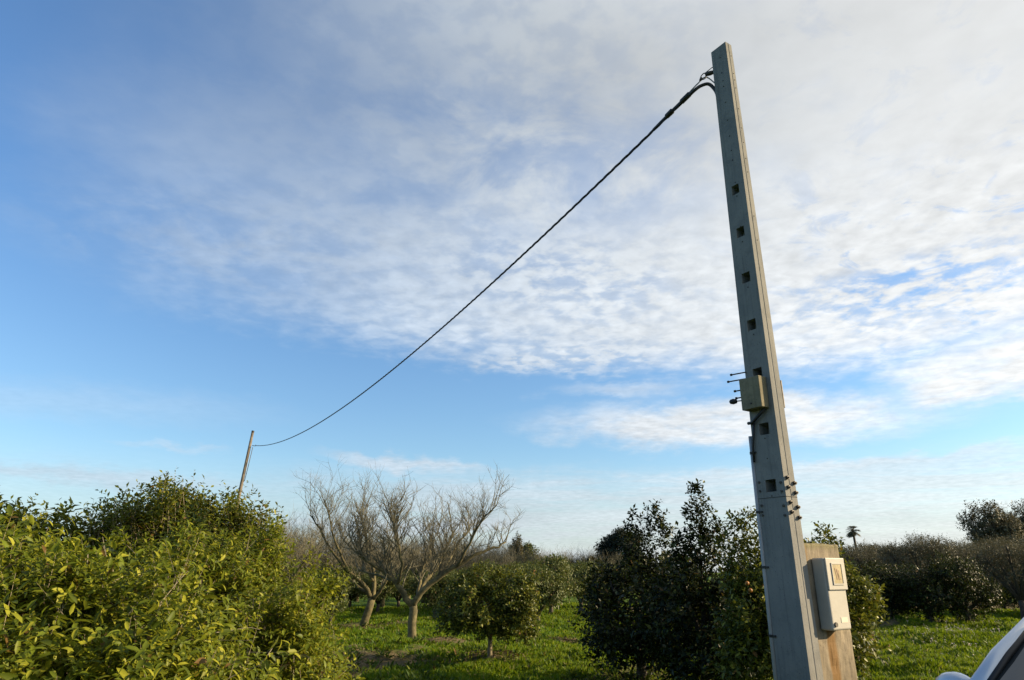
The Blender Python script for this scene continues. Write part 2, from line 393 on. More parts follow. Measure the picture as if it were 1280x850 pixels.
# dry leaf litter on the bare patches
n = 9000
ii = rs.randint(len(DIRT), size=n); Dt = np.array(DIRT)[ii]
xx = Dt[:, 0]+rs.normal(size=n)*Dt[:, 2]*.55; yy = Dt[:, 1]+rs.normal(size=n)*Dt[:, 3]*.6
k = (yy > 11)&(yy < 26); xx, yy = xx[k], yy[k]; n = len(xx)
a = rs.rand(n)*6.28
V, F = leaves(np.stack([xx, yy, ground_z(xx, yy)+.015+rs.rand(n)*.03], 1), np.stack([np.cos(a), np.sin(a), rs.normal(size=n)*.25], 1), np.stack([rs.normal(size=n)*.4, rs.normal(size=n)*.4, np.ones(n)], 1), .05+.05*rs.rand(n), .4, False)
M['litter'] = leafmat('litter', (.10, .07, .035), (.17, .13, .07), (.24, .19, .11), .1, .8, .1)
tag(link_mesh('leaf_litter', np_mesh('leaf_litter', V, F), M['litter']), 'dry brown leaves scattered on bare earth under the trees', 'leaves', kind='stuff')
# broad-leaved weeds in low rosettes
n = 2600; yy = 11+(rs.rand(n)**1.6)*20; xx = (-.45+rs.rand(n)*1.25)*yy
cl = np.sin(xx*1.3+2*np.sin(yy*.8))*np.sin(yy*1.1+.7*xx); k = cl > rs.rand(n)*.9-.35; xx, yy = xx[k], yy[k]; n = len(xx)
a = rs.rand(n, 9)*6.28; ee = .25+.9*rs.rand(n, 9)
Dw = np.stack([np.cos(a)*np.cos(ee), np.sin(a)*np.cos(ee), np.sin(ee)], 2).reshape(-1, 3)
Pw = np.repeat(np.stack([xx, yy, ground_z(xx, yy)+.01], 1), 9, axis=0)+Dw*.02
V, F = leaves(Pw, Dw, np.tile([[0, 0, 1.]], (len(Dw), 1))+rs.normal(size=(len(Dw), 3))*.3, .07+.11*rs.rand(len(Dw)), .3, False)
M['weed'] = leafmat('weed', (.022, .055, .006), (.055, .10, .008), (.14, .16, .02), .3, .55, .2)
tag(link_mesh('weeds', np_mesh('weeds', V, F), M['weed']), 'low broad-leaved weeds scattered through the grass', 'weeds', kind='stuff')
# small white flowers by the right-hand trees
n = 130
px = np.concatenate([rs.normal(1205, 26, 90), rs.uniform(1105, 1275, 40)]); py = np.concatenate([rs.normal(797, 9, 90), rs.uniform(782, 828, 40)])
mb = MB()
for i in range(n):
    r_ = ray(px[i], py[i]); k = -EYE/r_.z; x, y = r_.x*k, r_.y*k; z = float(ground_z(x, y))+.10+.06*rs.rand()
    q = .012+.02*rs.rand()**2; c = Vector((x, y, z))
    mb.tube([c-Vector((0, 0, .06)), c], [.002, .002], 3, False)
    for j in range(5):
        a1 = j*1.257; a2 = a1+.9
        mb.add([c, c+Vector((math.cos(a1)*q, math.sin(a1)*q, q*.5)), c+Vector((math.cos((a1+a2)/2)*q*1.5, math.sin((a1+a2)/2)*q*1.5, q*.8)), c+Vector((math.cos(a2)*q, math.sin(a2)*q, q*.5))], [(0, 1, 2, 3)])
mb.build('wildflowers', simple('petal', (.55, .46, .42), .7, var=.2)); tag(bpy.data.objects['wildflowers'], 'small pale wildflowers dotted in the grass on the right', 'wildflowers', kind='stuff')

# ------------------------------------------------------------------ tree builders
def limb_tubes(mb, base, h0, blobs, r0, seed, up_to=9):
    rd = random.Random(seed)
    f = Vector((base[0], base[1], h0))
    mb.tube([(base[0], base[1], -.15), (base[0], base[1], h0*.3), (base[0]+rd.uniform(-.03, .03), base[1], h0*.7), f], [r0*1.35, r0*1.05, r0*.95, r0*.9], 9)
    for b_ in blobs[:up_to]:
        c = Vector(b_[:3]); m = f.lerp(c, .5)+Vector((rd.uniform(-.12, .12), rd.uniform(-.12, .12), rd.uniform(-.02, .12)))
        tip = c+(c-f)*.08+Vector((0, 0, b_[5]*.15))
        mb.tube([f-Vector((0, 0, .05)), m, c, tip], [r0*.62, r0*.42, r0*.26, r0*.08], 6)
        for k in range(4):
            d = Vector((rd.gauss(0, 1), rd.gauss(0, 1), rd.gauss(.4, .7))); d.normalize()
            e = c+Vector((d.x*b_[3], d.y*b_[4], d.z*b_[5]))*.55
            mb.tube([m.lerp(c, rd.random()), (c+e)/2+Vector((0, 0, .04)), e], [r0*.22, r0*.13, r0*.05], 4)
def lump_blobs(x, y, z0, z1, rx, ry, n, seed, top=.8):
    """a main body plus lumps on its flanks; all in tree-local coordinates"""
    rd = random.Random(seed); zc_ = (z0+z1)/2; rz = (z1-z0)/2
    B = [(x, y, zc_, rx*.82, ry*.82, rz*.86)]
    for k in range(n):
        a = 6.283*(k+rd.random()*.8)/n; e = rd.uniform(-.55, top)
        ce = math.sqrt(max(0, 1-e*e)); s = rd.uniform(.30, .5)
        B.append((x+math.cos(a)*rx*ce*.68, y+math.sin(a)*ry*ce*.68, zc_+e*rz*.66, rx*s, ry*s, rz*s*1.05))
    return B
def leafy_tree(name, label, cat, px_or_x, Y, blobs, trunk_h, trunk_r, leaf_m, bark_m, n, per, leaf, group=None, twigs=0, tev=1, **kw):
    root = empty(name, (px_or_x, Y, float(ground_z(px_or_x, Y))), label, cat, group)
    mb = MB(); limb_tubes(mb, (0, 0), trunk_h, blobs, trunk_r, kw.get('seed', 1)); mb.build('trunk', bark_m, root, True)
    V, F, sh = foliage(blobs, n, per, leaf, **kw)
    link_mesh('crown', np_mesh('crown', V, F), leaf_m, root)
    if twigs:
        V, F = twig_mesh(sh, twigs, tev); link_mesh('twigs', np_mesh('twigs', V, F), M['dry_twig'], root)
    return root
def copy_tree(o, loc, rz, sc, label, group, name=None):
    c = o.copy(); COL.objects.link(c); c.location = loc; c.rotation_euler = (0, 0, rz); c.scale = sc; c['label'] = label
    if group: c['group'] = group
    elif 'group' in c.keys(): del c['group']
    for ch in o.children:
        d = ch.copy(); COL.objects.link(d); d.parent = c
    return c

# ------------------------------------------------------------------ near lemon trees on the left
def dead_twigs(root, blobs, n, seed):
    rd = random.Random(seed); mb = MB()
    for k in range(n):
        b = rd.choice(blobs); d = Vector((rd.gauss(0, 1), rd.gauss(-.6, 1), rd.gauss(.1, .7))).normalized()
        c = Vector(b[:3]); s_ = c+Vector((d.x*b[3], d.y*b[4], d.z*b[5]))*.62
        q = s_; dd = (d+Vector((rd.gauss(0, .6), rd.gauss(0, .6), rd.gauss(.1, .5)))).normalized(); pts = [c, q]
        for j in range(4):
            dd = (dd+Vector((rd.gauss(0, .3), rd.gauss(0, .3), rd.gauss(0, .3)))).normalized(); q = q+dd*rd.uniform(.05, .11); pts.append(q)
            if rd.random() < .7:
                e = (dd+Vector((rd.gauss(0, .8), rd.gauss(0, .8), rd.gauss(0, .8)))).normalized(); mb.tube([q, q+e*.05, q+e*.1+Vector((0, 0, rd.gauss(0, .02)))], [.0022, .0018, .001], 3, False)
        mb.tube(pts, [.004, .003, .0028, .0024, .0018, .001], 5, False)
    mb.build('dead_twigs', M['dead_twig'], root)
M['dead_twig'] = simple('dead_twig', (.20, .17, .12), .85, var=.25, scale=6)
def local(blobs_px, x, y):
    """[(px, py, Y, rx, ry, rz)] -> local blobs"""
    out = []
    for (px, py, Y, rx, ry, rz) in blobs_px:
        p = at(px, py, Y); out.append((p.x-x, p.y-y, p.z, rx, ry, rz))
    return out
x1, y1 = -2.75, 3.35
Bl = local([(60, 800, 3.3, .95, .85, .62), (20, 730, 3.5, .55, .5, .42), (120, 745, 3.55, .55, .5, .40), (-60, 720, 3.4, .6, .6, .5), (190, 800, 3.4, .42, .5, .40), (110, 850, 2.75, .5, .45, .35), (200, 880, 3.2, .5, .5, .45), (-20, 690, 3.6, .40, .4, .3), (80, 700, 3.8, .35, .35, .22)], x1, y1)
Bl = [(a, b, c-.29, d, e, f) for a, b, c, d, e, f in Bl]+[(0, 0, .85, .9, .8, .5)]
lt = leafy_tree('lemon_tree', 'large yellow-green lemon tree nearest the camera, filling the lower left corner', 'tree', x1, y1, Bl, .55, .06, M['lemon_leaf'], M['citrus_bark'],
           14500, 9, .058, twigs=.0013, tev=6, wr=.38, near=True, up=.7, rough=.5, shell=.30, slen=.15, seed=11, gap=.35, lump=.36, zmin=.5, carve=True, clump=26, cr=.13)
dead_twigs(lt, Bl, 80, 4)
x2, y2 = -2.15, 5.3
Bl = local([(300, 790, 5.2, .95, .9, .62), (330, 715, 5.4, .38, .4, .34), (375, 790, 5.0, .42, .5, .40), (270, 720, 5.3, .5, .5, .35), (395, 850, 4.9, .38, .5, .42), (230, 760, 4.9, .5, .45, .4), (340, 840, 4.6, .5, .4, .42), (260, 850, 4.5, .5, .4, .4)], x2, y2)
Bl = [(a-.2, b, c, d, e, f) for a, b, c, d, e, f in Bl]+[(-.1, 0, .75, .85, .8, .45)]
q = at(345, 690, 5.4)
lt = leafy_tree('lemon_tree', 'sunlit lemon tree with a round right flank, just left of the bare trees', 'tree', x2, y2, Bl, .45, .055, M['lemon_leaf'], M['citrus_bark'],
           13500, 9, .051, twigs=.0016, tev=7, wr=.40, near=True, up=.6, rough=.5, shell=.3, slen=.14, seed=23, gap=.3, lump=.36, zmin=.25, carve=True, clump=26, cr=.13, spikes=[(q.x-x2, q.y-y2, q.z-.1, .34, .10, 40)])
dead_twigs(lt, Bl, 22, 12)
x3, y3 = -3.6, 7.0
Bl = local([(225, 700, 7.0, 1.0, .9, .75), (205, 645, 7.0, .42, .4, .32), (260, 650, 7.1, .42, .4, .24), (160, 670, 6.8, .4, .4, .28), (300, 672, 7.0, .45, .4, .30), (200, 740, 6.9, 1.1, .9, .8)], x3, y3)
qs = [at(p_[0], p_[1], 7.0) for p_ in [(198, 640), (212, 645), (240, 650), (285, 655), (165, 665)]]
leafy_tree('orange_tree', 'darker citrus tree rising behind the lemon trees, its tip below the far wooden pole', 'tree', x3, y3, Bl, .5, .07, M['mid_leaf'], M['citrus_bark'],
           5600, 8, .062, twigs=.0018, tev=3, wr=.46, near=False, up=.8, rough=.45, shell=.3, slen=.2, seed=31, carve=True, clump=10, cr=.13, gap=.3, lump=.22, spikes=[(q.x-x3, q.y-y3, q.z-.1, hh, .16, 34) for q, hh in zip(qs, (.42, .36, .3, .28, .2))])
x4, y4 = -5.6, 6.6
Bl = local([(-10, 740, 6.6, 1.3, 1.1, .9), (60, 680, 6.5, .6, .5, .4), (0, 660, 6.4, .6, .5, .4), (120, 690, 6.6, .5, .5, .35), (-80, 670, 6.5, .6, .6, .4)], x4, y4)
leafy_tree('orange_tree', 'citrus tree at the left edge, showing through above the nearest lemon tree', 'tree', x4, y4, Bl, .5, .07, M['mid_leaf'], M['citrus_bark'],
           3200, 7, .08, wr=.46, near=False, up=.8, rough=.45, shell=.3, slen=.2, seed=37, clump=10, cr=.13, gap=.3, lump=.2)

# ------------------------------------------------------------------ dark citrus trees between the grass and the concrete pole
def spk(px, py, Y, x, y, h, w, m):
    q = at(px, py, Y); return (q.x-x, q.y-y, q.z, h, w, m)
p = at(800, 800, 12.2); x5, y5 = p.x, p.y
Bl = local([(800, 760, 12.2, 1.15, 1.1, .95), (765, 735, 12.2, .5, .5, .5), (820, 705, 12.2, .55, .5, .5), (850, 770, 11.8, .6, .6, .7), (760, 790, 12.0, .5, .5, .5), (800, 812, 11.7, .8, .6, .32), (790, 690, 12.3, .4, .4, .36)], x5, y5)
leafy_tree('orange_tree', 'dark round orange tree left of the pole, with two thin leafy leaders at its top', 'tree', x5, y5, Bl, .5, .08, M['shaded_leaf'], M['dark_bark'],
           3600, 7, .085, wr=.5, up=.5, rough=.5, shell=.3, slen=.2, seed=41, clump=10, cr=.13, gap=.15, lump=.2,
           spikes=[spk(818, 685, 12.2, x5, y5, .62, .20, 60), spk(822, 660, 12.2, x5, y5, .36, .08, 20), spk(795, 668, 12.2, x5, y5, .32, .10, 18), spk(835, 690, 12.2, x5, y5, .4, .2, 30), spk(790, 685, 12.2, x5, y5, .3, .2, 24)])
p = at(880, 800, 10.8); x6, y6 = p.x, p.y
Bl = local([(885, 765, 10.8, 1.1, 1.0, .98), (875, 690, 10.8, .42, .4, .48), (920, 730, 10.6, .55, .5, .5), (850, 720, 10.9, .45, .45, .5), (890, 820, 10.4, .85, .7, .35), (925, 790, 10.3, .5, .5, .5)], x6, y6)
leafy_tree('orange_tree', 'tallest dark orange tree beside the pole, ending in one pointed leafy spire', 'tree', x6, y6, Bl, .4, .08, M['shaded_leaf'], M['dark_bark'],
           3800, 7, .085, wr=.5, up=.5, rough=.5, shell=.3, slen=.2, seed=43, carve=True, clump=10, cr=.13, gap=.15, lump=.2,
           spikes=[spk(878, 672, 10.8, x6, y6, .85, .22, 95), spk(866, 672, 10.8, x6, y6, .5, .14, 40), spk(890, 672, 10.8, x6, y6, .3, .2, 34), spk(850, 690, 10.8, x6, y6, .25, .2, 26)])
p = at(1000, 800, 9.2); x7, y7 = p.x, p.y
Bl = local([(1000, 770, 9.2, .95, .9, .85), (940, 715, 9.3, .42, .4, .42), (950, 780, 9.0, .5, .5, .6), (935, 830, 9.0, .5, .5, .4), (1000, 720, 9.3, .55, .5, .45), (1055, 790, 9.3, .42, .5, .55), (1060, 740, 9.4, .3, .35, .35), (1030, 705, 9.4, .32, .3, .25)], x7, y7)
leafy_tree('orange_tree', 'orange tree directly behind the concrete pole, leaves showing on both sides of it', 'tree', x7, y7, Bl, .4, .07, M['citrus_leaf'], M['dark_bark'],
           4200, 7, .078, wr=.5, up=.45, rough=.5, shell=.3, slen=.18, seed=47, clump=10, cr=.13, gap=.3, lump=.22,
           spikes=[spk(925, 690, 9.2, x7, y7, .42, .18, 40), spk(945, 685, 9.2, x7, y7, .42, .16, 40), spk(1032, 690, 9.3, x7, y7, .25, .2, 26), spk(912, 705, 9.2, x7, y7, .3, .15, 24)])
# a few oranges hanging in that crown
orm = simple('orange_peel', (.26, .10, .012), .5, var=.1)
t7 = bpy.data.objects[[o.name for o in bpy.data.objects if o.get('label', '').startswith('orange tree directly')][0]]
for (px, py, Y) in [(934, 729, 8.65), (938, 738, 8.6), (955, 733, 8.75)]:
    q = at(px, py, Y); mb = MB(); c = q-Vector(t7.location)
    mb.tube([c+Vector((0, 0, .026*math.cos(a*math.pi/7))) for a in range(8)], [max(.002, .026*math.sin(a*math.pi/7)) for a in range(8)], 10)
    mb.build('orange', orm, t7, True)

# ------------------------------------------------------------------ small citrus in the middle of the grass
p = at(612, 828, 14.3); x8, y8 = p.x, 14.3
Bl = local([(612, 765, 14.3, .9, 1.0, .52), (580, 750, 14.3, .5, .6, .46), (646, 750, 14.2, .5, .6, .46), (652, 785, 14.1, .42, .5, .36), (570, 775, 14.1, .45, .5, .34), (620, 735, 14.4, .7, .6, .36), (625, 790, 13.9, .5, .4, .3)], x8, y8)
leafy_tree('orange_tree', 'small orange tree with a short bare trunk standing alone in the grass at the centre', 'tree', x8, y8, Bl, .45, .045, M['citrus_leaf'], M['citrus_bark'],
           3600, 7, .078, wr=.5, up=.3, rough=.5, shell=.32, slen=.16, seed=53, carve=True, clump=10, cr=.13, gap=.25, lump=.2, droop=.3)

# ------------------------------------------------------------------ bare almond trees
def grow(mb, rd, p, d, L, r, lev, maxlev, up):
    n = 4; pts = [p.copy()]; q = p.copy(); dd = d.copy()
    for k in range(n):
        dd = dd+Vector((rd.gauss(0, .16), rd.gauss(0, .16), rd.gauss(0, .12)+up)); dd.normalize()
        q = q+dd*(L/n); pts.append(q.copy())
    mb.tube(pts, [r*(1-.17*k) for k in range(n+1)], 6 if r > .03 else (4 if r > .01 else 3), False)
    if lev >= maxlev: return
    nc = 4 if lev < maxlev-1 else 5
    for k in range(nc):
        f = rd.uniform(.2, 1.0); i = min(int(f*n), n-1); s = pts[i].lerp(pts[i+1], f*n-i)
        side = Vector((rd.gauss(0, 1), rd.gauss(0, 1), rd.gauss(.1, .6))); side.normalize()
        nd = (dd*.5+side*.8+Vector((0, 0, .3))); nd.normalize()
        grow(mb, rd, s, nd, L*rd.uniform(.4, .75), max(.0031, r*.5), lev+1, maxlev, up)
def limb(mb, tw, rd, pts, r0, r1, lev=3, L=.75, nsp=7, n_end=1):
    L *= 1.45; nsp = int(nsp*1.75)
    """a limb through given points, with spurs growing from it"""
    sm = []
    for i in range(len(pts)-1):
        for k in range(3): sm.append(pts[i].lerp(pts[i+1], k/3))
    sm.append(pts[-1]); sm2 = [sm[0]]+[(sm[i-1]+sm[i]*2+sm[i+1])/4 + Vector((rd.gauss(0, .012), rd.gauss(0, .012), rd.gauss(0, .012))) for i in range(1, len(sm)-1)]+[sm[-1]]
    m = len(sm2)
    mb.tube(sm2, [r0+(r1-r0)*i/(m-1) for i in range(m)], 9)
    for k in range(nsp+n_end):
        f = rd.uniform(.22, .97) if k < nsp else 1.0
        i = min(int(f*(m-1)), m-2); s = sm2[i].lerp(sm2[i+1], min(1, f*(m-1)-i)); t_ = (sm2[i+1]-sm2[i]); t_.normalize()
        side = Vector((rd.gauss(0, 1), rd.gauss(0, 1), abs(rd.gauss(.5, .6)))); side.normalize()
        d = t_*.4+side*.75+Vector((0, 0, .6)); d.normalize()
        grow(tw, rd, s, d, L*rd.uniform(.6, 1.15), max(.012, min(r1*.8, .03)), 0, lev-1, .07)
def almond(label, limbs, Y, base, seed, lev=3, group=None):
    b0 = at(*base, Y); z0 = float(ground_z(b0.x, b0.y)); root = empty('bare_tree', (b0.x, b0.y, z0), label, 'tree', group)
    rd = random.Random(seed); mb = MB(); tw = MB()
    off = Vector((b0.x, b0.y, z0))
    for pts, dys, r0, r1, nsp, L in limbs:
        P3 = [at(px, py, Y)+Vector((0, dy_, 0))-off for (px, py), dy_ in zip(pts, dys)]
        if nsp == 0:
            P3[0].z = -.15; m = len(P3); mb.tube(P3, [r0+(r1-r0)*i/(m-1)+(.03 if i == 0 else 0) for i in range(m)], 12)
        else: limb(mb, tw, rd, P3, r0, r1, lev, L, nsp)
    mb.build('trunk', M['bark'], root, True); tw.build('twigs', M['twig'], root)
    return root
A = [([(515, 806), (515, 796), (515, 778), (517, 764), (516, 755)], [0]*5, .112, .098, 0, 0),
     ([(516, 758), (505, 742), (498, 728), (482, 714), (466, 704), (452, 690)], [0, -.1, -.2, -.3, -.5, -.6], .085, .03, 13, .62),
     ([(516, 758), (526, 740), (546, 724), (572, 708), (596, 692), (618, 686), (632, 678)], [0, -.1, -.1, -.2, -.2, -.1, 0], .085, .018, 17, .48),
     ([(524, 745), (530, 726), (545, 708), (550, 690), (562, 668)], [0, .3, .6, .9, 1.0], .06, .022, 11, .75),
     ([(498, 730), (508, 706), (502, 680), (498, 655)], [-.2, -.5, -.7, -.8], .045, .02, 13, .75),
     ([(572, 708), (588, 680), (602, 655), (622, 635)], [-.2, -.5, -.7, -.9], .04, .014, 10, .6),
     ([(498, 728), (478, 722), (455, 716), (440, 712)], [-.2, .2, .6, .8], .04, .016, 7, .6),
     ([(516, 757), (522, 738), (520, 718), (530, 695), (535, 670)], [0, .4, .9, 1.3, 1.5], .055, .02, 9, .8),
     ([(545, 724), (562, 700), (570, 675), (585, 660)], [0, .4, .8, .9], .035, .014, 8, .6)]
almond('bare spreading almond tree with a forked trunk, right of the pair in the grass', A, 18.3, (515, 802), 5, 3)
Bt = [([(454, 786), (456, 776), (461, 762), (465, 748)], [0]*4, .13, .115, 0, 0),
      ([(465, 750), (456, 730), (440, 716), (420, 692), (402, 660), (392, 645)], [0, -.1, -.3, -.4, -.4, -.4], .08, .016, 14, .8),
      ([(465, 750), (468, 726), (464, 700), (458, 665), (452, 640)], [0, .1, 0, -.2, -.3], .08, .02, 14, .8),
      ([(466, 750), (480, 735), (492, 715), (496, 690)], [0, -.3, -.7, -1.0], .06, .02, 9, .8),
      ([(460, 742), (440, 730), (425, 722), (405, 712)], [0, .3, .8, 1.0], .05, .016, 9, .8),
      ([(440, 716), (430, 690), (425, 665), (420, 640)], [-.3, -.7, -1, -1.1], .045, .016, 11, .8),
      ([(466, 726), (448, 700), (440, 670), (436, 645)], [0, .6, 1.0, 1.1], .045, .016, 10, .8)]
almond('bare almond tree with a leaning trunk, left of the pair in the grass', Bt, 23.2, (455, 783), 9, 3)

# background variants of the bare tree
def bare_variant(seed, h, w):
    rd = random.Random(seed); mb = MB(); tw = MB()
    th = h*.25
    mb.tube([(0, 0, -.15), (0, 0, th*.5), (.04, 0, th)], [.16, .12, .11], 8)
    for k in range(7):
        a = 6.283*(k+rd.random()*.6)/7; e = Vector((math.cos(a)*w*.36, math.sin(a)*w*.36, h*.6))
        P3 = [Vector((.02, 0, th-.04)), Vector((e.x*.45, e.y*.45, h*.4)), e]
        limb(mb, tw, rd, P3, .06, .02, 3, h*.24, 9)
    return mb, tw
bare_src = []
GBARE = 'bare almond trees standing in the far rows'
LBARE = 'grey-brown leafless almond tree in the far rows, beyond the grass'
for sdx, (h_, w_) in enumerate([(3.6, 3.8), (3.3, 3.4), (3.9, 3.6)]):
    mb, tw = bare_variant(60+sdx, h_, w_)
    root = empty('bare_tree', (0, 0, 0), LBARE, 'tree', GBARE)
    mb.build('trunk', M['bark'], root, True); tw.build('twigs', M['twig'], root); bare_src.append((root, h_))
bare_used = [False]*3
def place(src, used, i, px, Y, h, label, group, rz=None, wide=1.0, rd=random.Random(99)):
    root, h0 = src[i]; r_ = ray(px, 715); x = r_.x*Y/r_.y; s = h/h0; z = float(ground_z(x, Y))
    rz = rd.uniform(0, 6.28) if rz is None else rz
    if not used[i]:
        used[i] = True; root.location = (x, Y, z); root.rotation_euler = (0, 0, rz); root.scale = (s*wide, s*wide, s); root['label'] = label
        if group: root['group'] = group
        elif 'group' in root.keys(): del root['group']
        return root
    return copy_tree(root, (x, Y, z), rz, (s*wide, s*wide, s), label, group)
k = 0
for (px, Y, h_) in [(352, 27, 3.7), (385, 31, 3.6), (420, 36, 3.4), (448, 42, 3.7), (480, 34, 3.3), (345, 38, 4.2), (512, 40, 3.4), (540, 33, 3.2), (568, 38, 3.3), (596, 34, 3.1), (620, 44, 3.4), (500, 52, 3.8), (555, 55, 3.8), (606, 56, 3.6), (650, 50, 3.2), (300, 40, 4.0), (255, 36, 3.6), (690, 58, 3.4), (728, 64, 3.6), (755, 60, 3.4)]:
    place(bare_src, bare_used, k % 3, px, Y, h_, LBARE, GBARE); k += 1

# small young tree with a thin trunk behind the pair
# ------------------------------------------------------------------ background leafy variants
def leafy_variant(name, seed, h, r, z0, leaf_m, n, per, leaf, trunk_h=.6, tr=.09, nl=7, bark='dark_bark', **kw):
    root = empty(name, (0, 0, 0), '', 'tree')
    B = lump_blobs(0, 0, z0, h, r, r, nl, seed)
    mb = MB(); limb_tubes(mb, (0, 0), trunk_h, B[1:], tr, seed); mb.build('trunk', M[bark], root, True)
    V, F, sh = foliage(B, n, per, leaf, seed=seed, **kw)
    link_mesh('crown', np_mesh('crown', V, F), leaf_m, root)
    return root, h
cit_src = [leafy_variant('orange_tree', 71+i, 2.2, 1.35, .25, M['green_leaf'], 1500, 6, .115, trunk_h=.4, shell=.3, gap=.2, up=.3, slen=.2) for i in range(3)]
dk_src = [leafy_variant('orange_tree', 81+i, 2.3, 1.5, -.15, M['shaded_leaf'], 2300, 6, .105, trunk_h=.4, shell=.3, gap=.15, up=.3, slen=.2) for i in range(2)]
ol_src = [leafy_variant('olive_tree', 91+i, 3.6, 1.9, .9, M['olive_leaf'], 3600, 6, .10, trunk_h=.9, tr=.13, nl=10, shell=.35, gap=.35, up=.7, slen=.2, wr=.36, lump=.25, rough=.5) for i in range(3)]
br_src = [leafy_variant('brown_tree', 101+i, 3.2, 1.9, .6, M['brown_leaf'], 1700, 6, .12, trunk_h=.7, tr=.1, nl=9, shell=.35, gap=.4, up=.8, slen=.4, wr=.3, lump=.25, rough=.6) for i in range(2)]
U = {id(s): [False]*len(s) for s in (cit_src, dk_src, ol_src, br_src)}
def P_(src, i, px, Y, h, label, group=None, wide=1.0): return place(src, U[id(src)], i, px, Y, h, label, group, wide=wide)
P_(cit_src, 0, 418, 22.5, 1.95, 'low dark citrus bush beside the right edge of the lemon trees', wide=.62)
P_(cit_src, 1, 545, 25.5, 1.9, 'orange tree behind the small lone orange tree, half hidden by it', wide=.9)
P_(cit_src, 2, 672, 25.5, 2.15, 'sunlit orange tree just right of and behind the lone orange tree', wide=.85)
P_(cit_src, 0, 688, 29, 2.35, 'orange tree with a shaded underside at the end of the grass strip', wide=.85)
P_(cit_src, 1, 725, 33, 2.4, 'green orange tree beside the left edge of the dark pole-side trees', wide=.9)
GC = 'orange trees in the far rows'; LC = 'small green orange tree in the far rows behind the bare almond trees'
k = 0
for (px, Y, h_) in [(440, 33, 1.9), (475, 31, 1.8), (500, 36, 2.0), (530, 38, 2.0), (575, 31, 2.0), (610, 30, 2.1), (635, 36, 2.2), (590, 44, 2.3), (665, 42, 2.4), (700, 44, 2.4), (740, 42, 2.4), (400, 30, 1.9), (360, 28, 1.9), (775, 38, 2.3)]:
    P_(cit_src, k % 3, px, Y, h_, LC, GC); k += 1
GB = 'brownish scrub trees along the skyline'; LB = 'brownish scrub tree in the hazy row along the left and centre skyline'
k = 0
for (px, Y, h_) in [(330, 62, 3.6), (380, 58, 3.4), (430, 60, 3.4), (480, 62, 3.5), (530, 64, 3.4), (575, 60, 3.3), (615, 64, 3.4), (650, 66, 3.6), (680, 70, 3.6), (705, 62, 3.3), (730, 68, 3.5), (757, 72, 3.7), (790, 66, 3.6)]:
    P_(br_src, k % 2, px, Y, h_, LB, GB, wide=1.15); k += 1
# right-hand side
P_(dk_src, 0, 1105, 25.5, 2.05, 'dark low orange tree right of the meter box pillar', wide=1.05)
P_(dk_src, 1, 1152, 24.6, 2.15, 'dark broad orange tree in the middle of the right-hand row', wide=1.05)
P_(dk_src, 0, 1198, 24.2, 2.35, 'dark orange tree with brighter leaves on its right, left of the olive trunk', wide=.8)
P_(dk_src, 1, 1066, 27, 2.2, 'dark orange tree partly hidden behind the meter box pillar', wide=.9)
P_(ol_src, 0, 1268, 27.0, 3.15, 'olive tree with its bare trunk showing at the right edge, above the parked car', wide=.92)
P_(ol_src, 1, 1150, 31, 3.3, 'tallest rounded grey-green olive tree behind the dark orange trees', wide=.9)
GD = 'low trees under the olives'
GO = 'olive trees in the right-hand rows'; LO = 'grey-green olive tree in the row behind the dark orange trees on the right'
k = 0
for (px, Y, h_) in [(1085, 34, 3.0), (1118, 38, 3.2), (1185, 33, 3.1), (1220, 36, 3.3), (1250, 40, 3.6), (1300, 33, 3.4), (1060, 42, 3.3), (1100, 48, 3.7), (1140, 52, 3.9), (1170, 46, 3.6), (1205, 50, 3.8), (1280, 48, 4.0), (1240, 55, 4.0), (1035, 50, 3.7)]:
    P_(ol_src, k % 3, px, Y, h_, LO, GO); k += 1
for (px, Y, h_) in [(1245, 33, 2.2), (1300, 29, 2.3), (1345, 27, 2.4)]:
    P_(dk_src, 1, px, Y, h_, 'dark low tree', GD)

# tall broadleaf trees far right, stone pine, conifer, palm
def big_tree(name, label, px, Y, h, r, z0, m, n, leaf, seed, nl=8, **kw):
    r_ = ray(px, 715); x = r_.x*Y/r_.y
    B = lump_blobs(0, 0, z0, h, r, r, nl, seed)
    return leafy_tree(name, label, 'tree', x, Y, B, z0*.7, .16, m, M['dark_bark'], n, 6, leaf, seed=seed, shell=.3, **kw)
big_tree('broadleaf_tree', 'tall loose-crowned tree standing above the olive row at the far right', 1250, 60, 8.0, 2.3, 2.0, M['olive_leaf'], 2600, .22, 111, gap=.45, up=.6, slen=.5, lump=.3)
big_tree('broadleaf_tree', 'tall tree cut by the right edge of the view, above the olive row', 1290, 62, 7.6, 2.4, 2.0, M['olive_leaf'], 2200, .22, 113, gap=.35, up=.6, slen=.5, lump=.3)
big_tree('stone_pine', 'dark dome-shaped pine on the skyline left of the dark orange trees', 779, 62, 5.4, 2.2, 1.6, M['pine_leaf'], 3200, .22, 115, gap=.0, up=.5, slen=.3, lump=.12)
big_tree('cypress', 'slim brownish conifer on the skyline right of the bare almond crown', 646, 58, 4.9, .75, .8, M['brown_leaf'], 1000, .2, 117, nl=5, gap=.1, up=1.2, slen=.3, lump=.2)
big_tree('broadleaf_tree', 'dark rounded tree on the skyline next to the slim conifer', 661, 60, 4.2, 1.2, .8, M['green_leaf'], 1100, .2, 119, nl=5, gap=.1, up=.6, slen=.3, lump=.2)

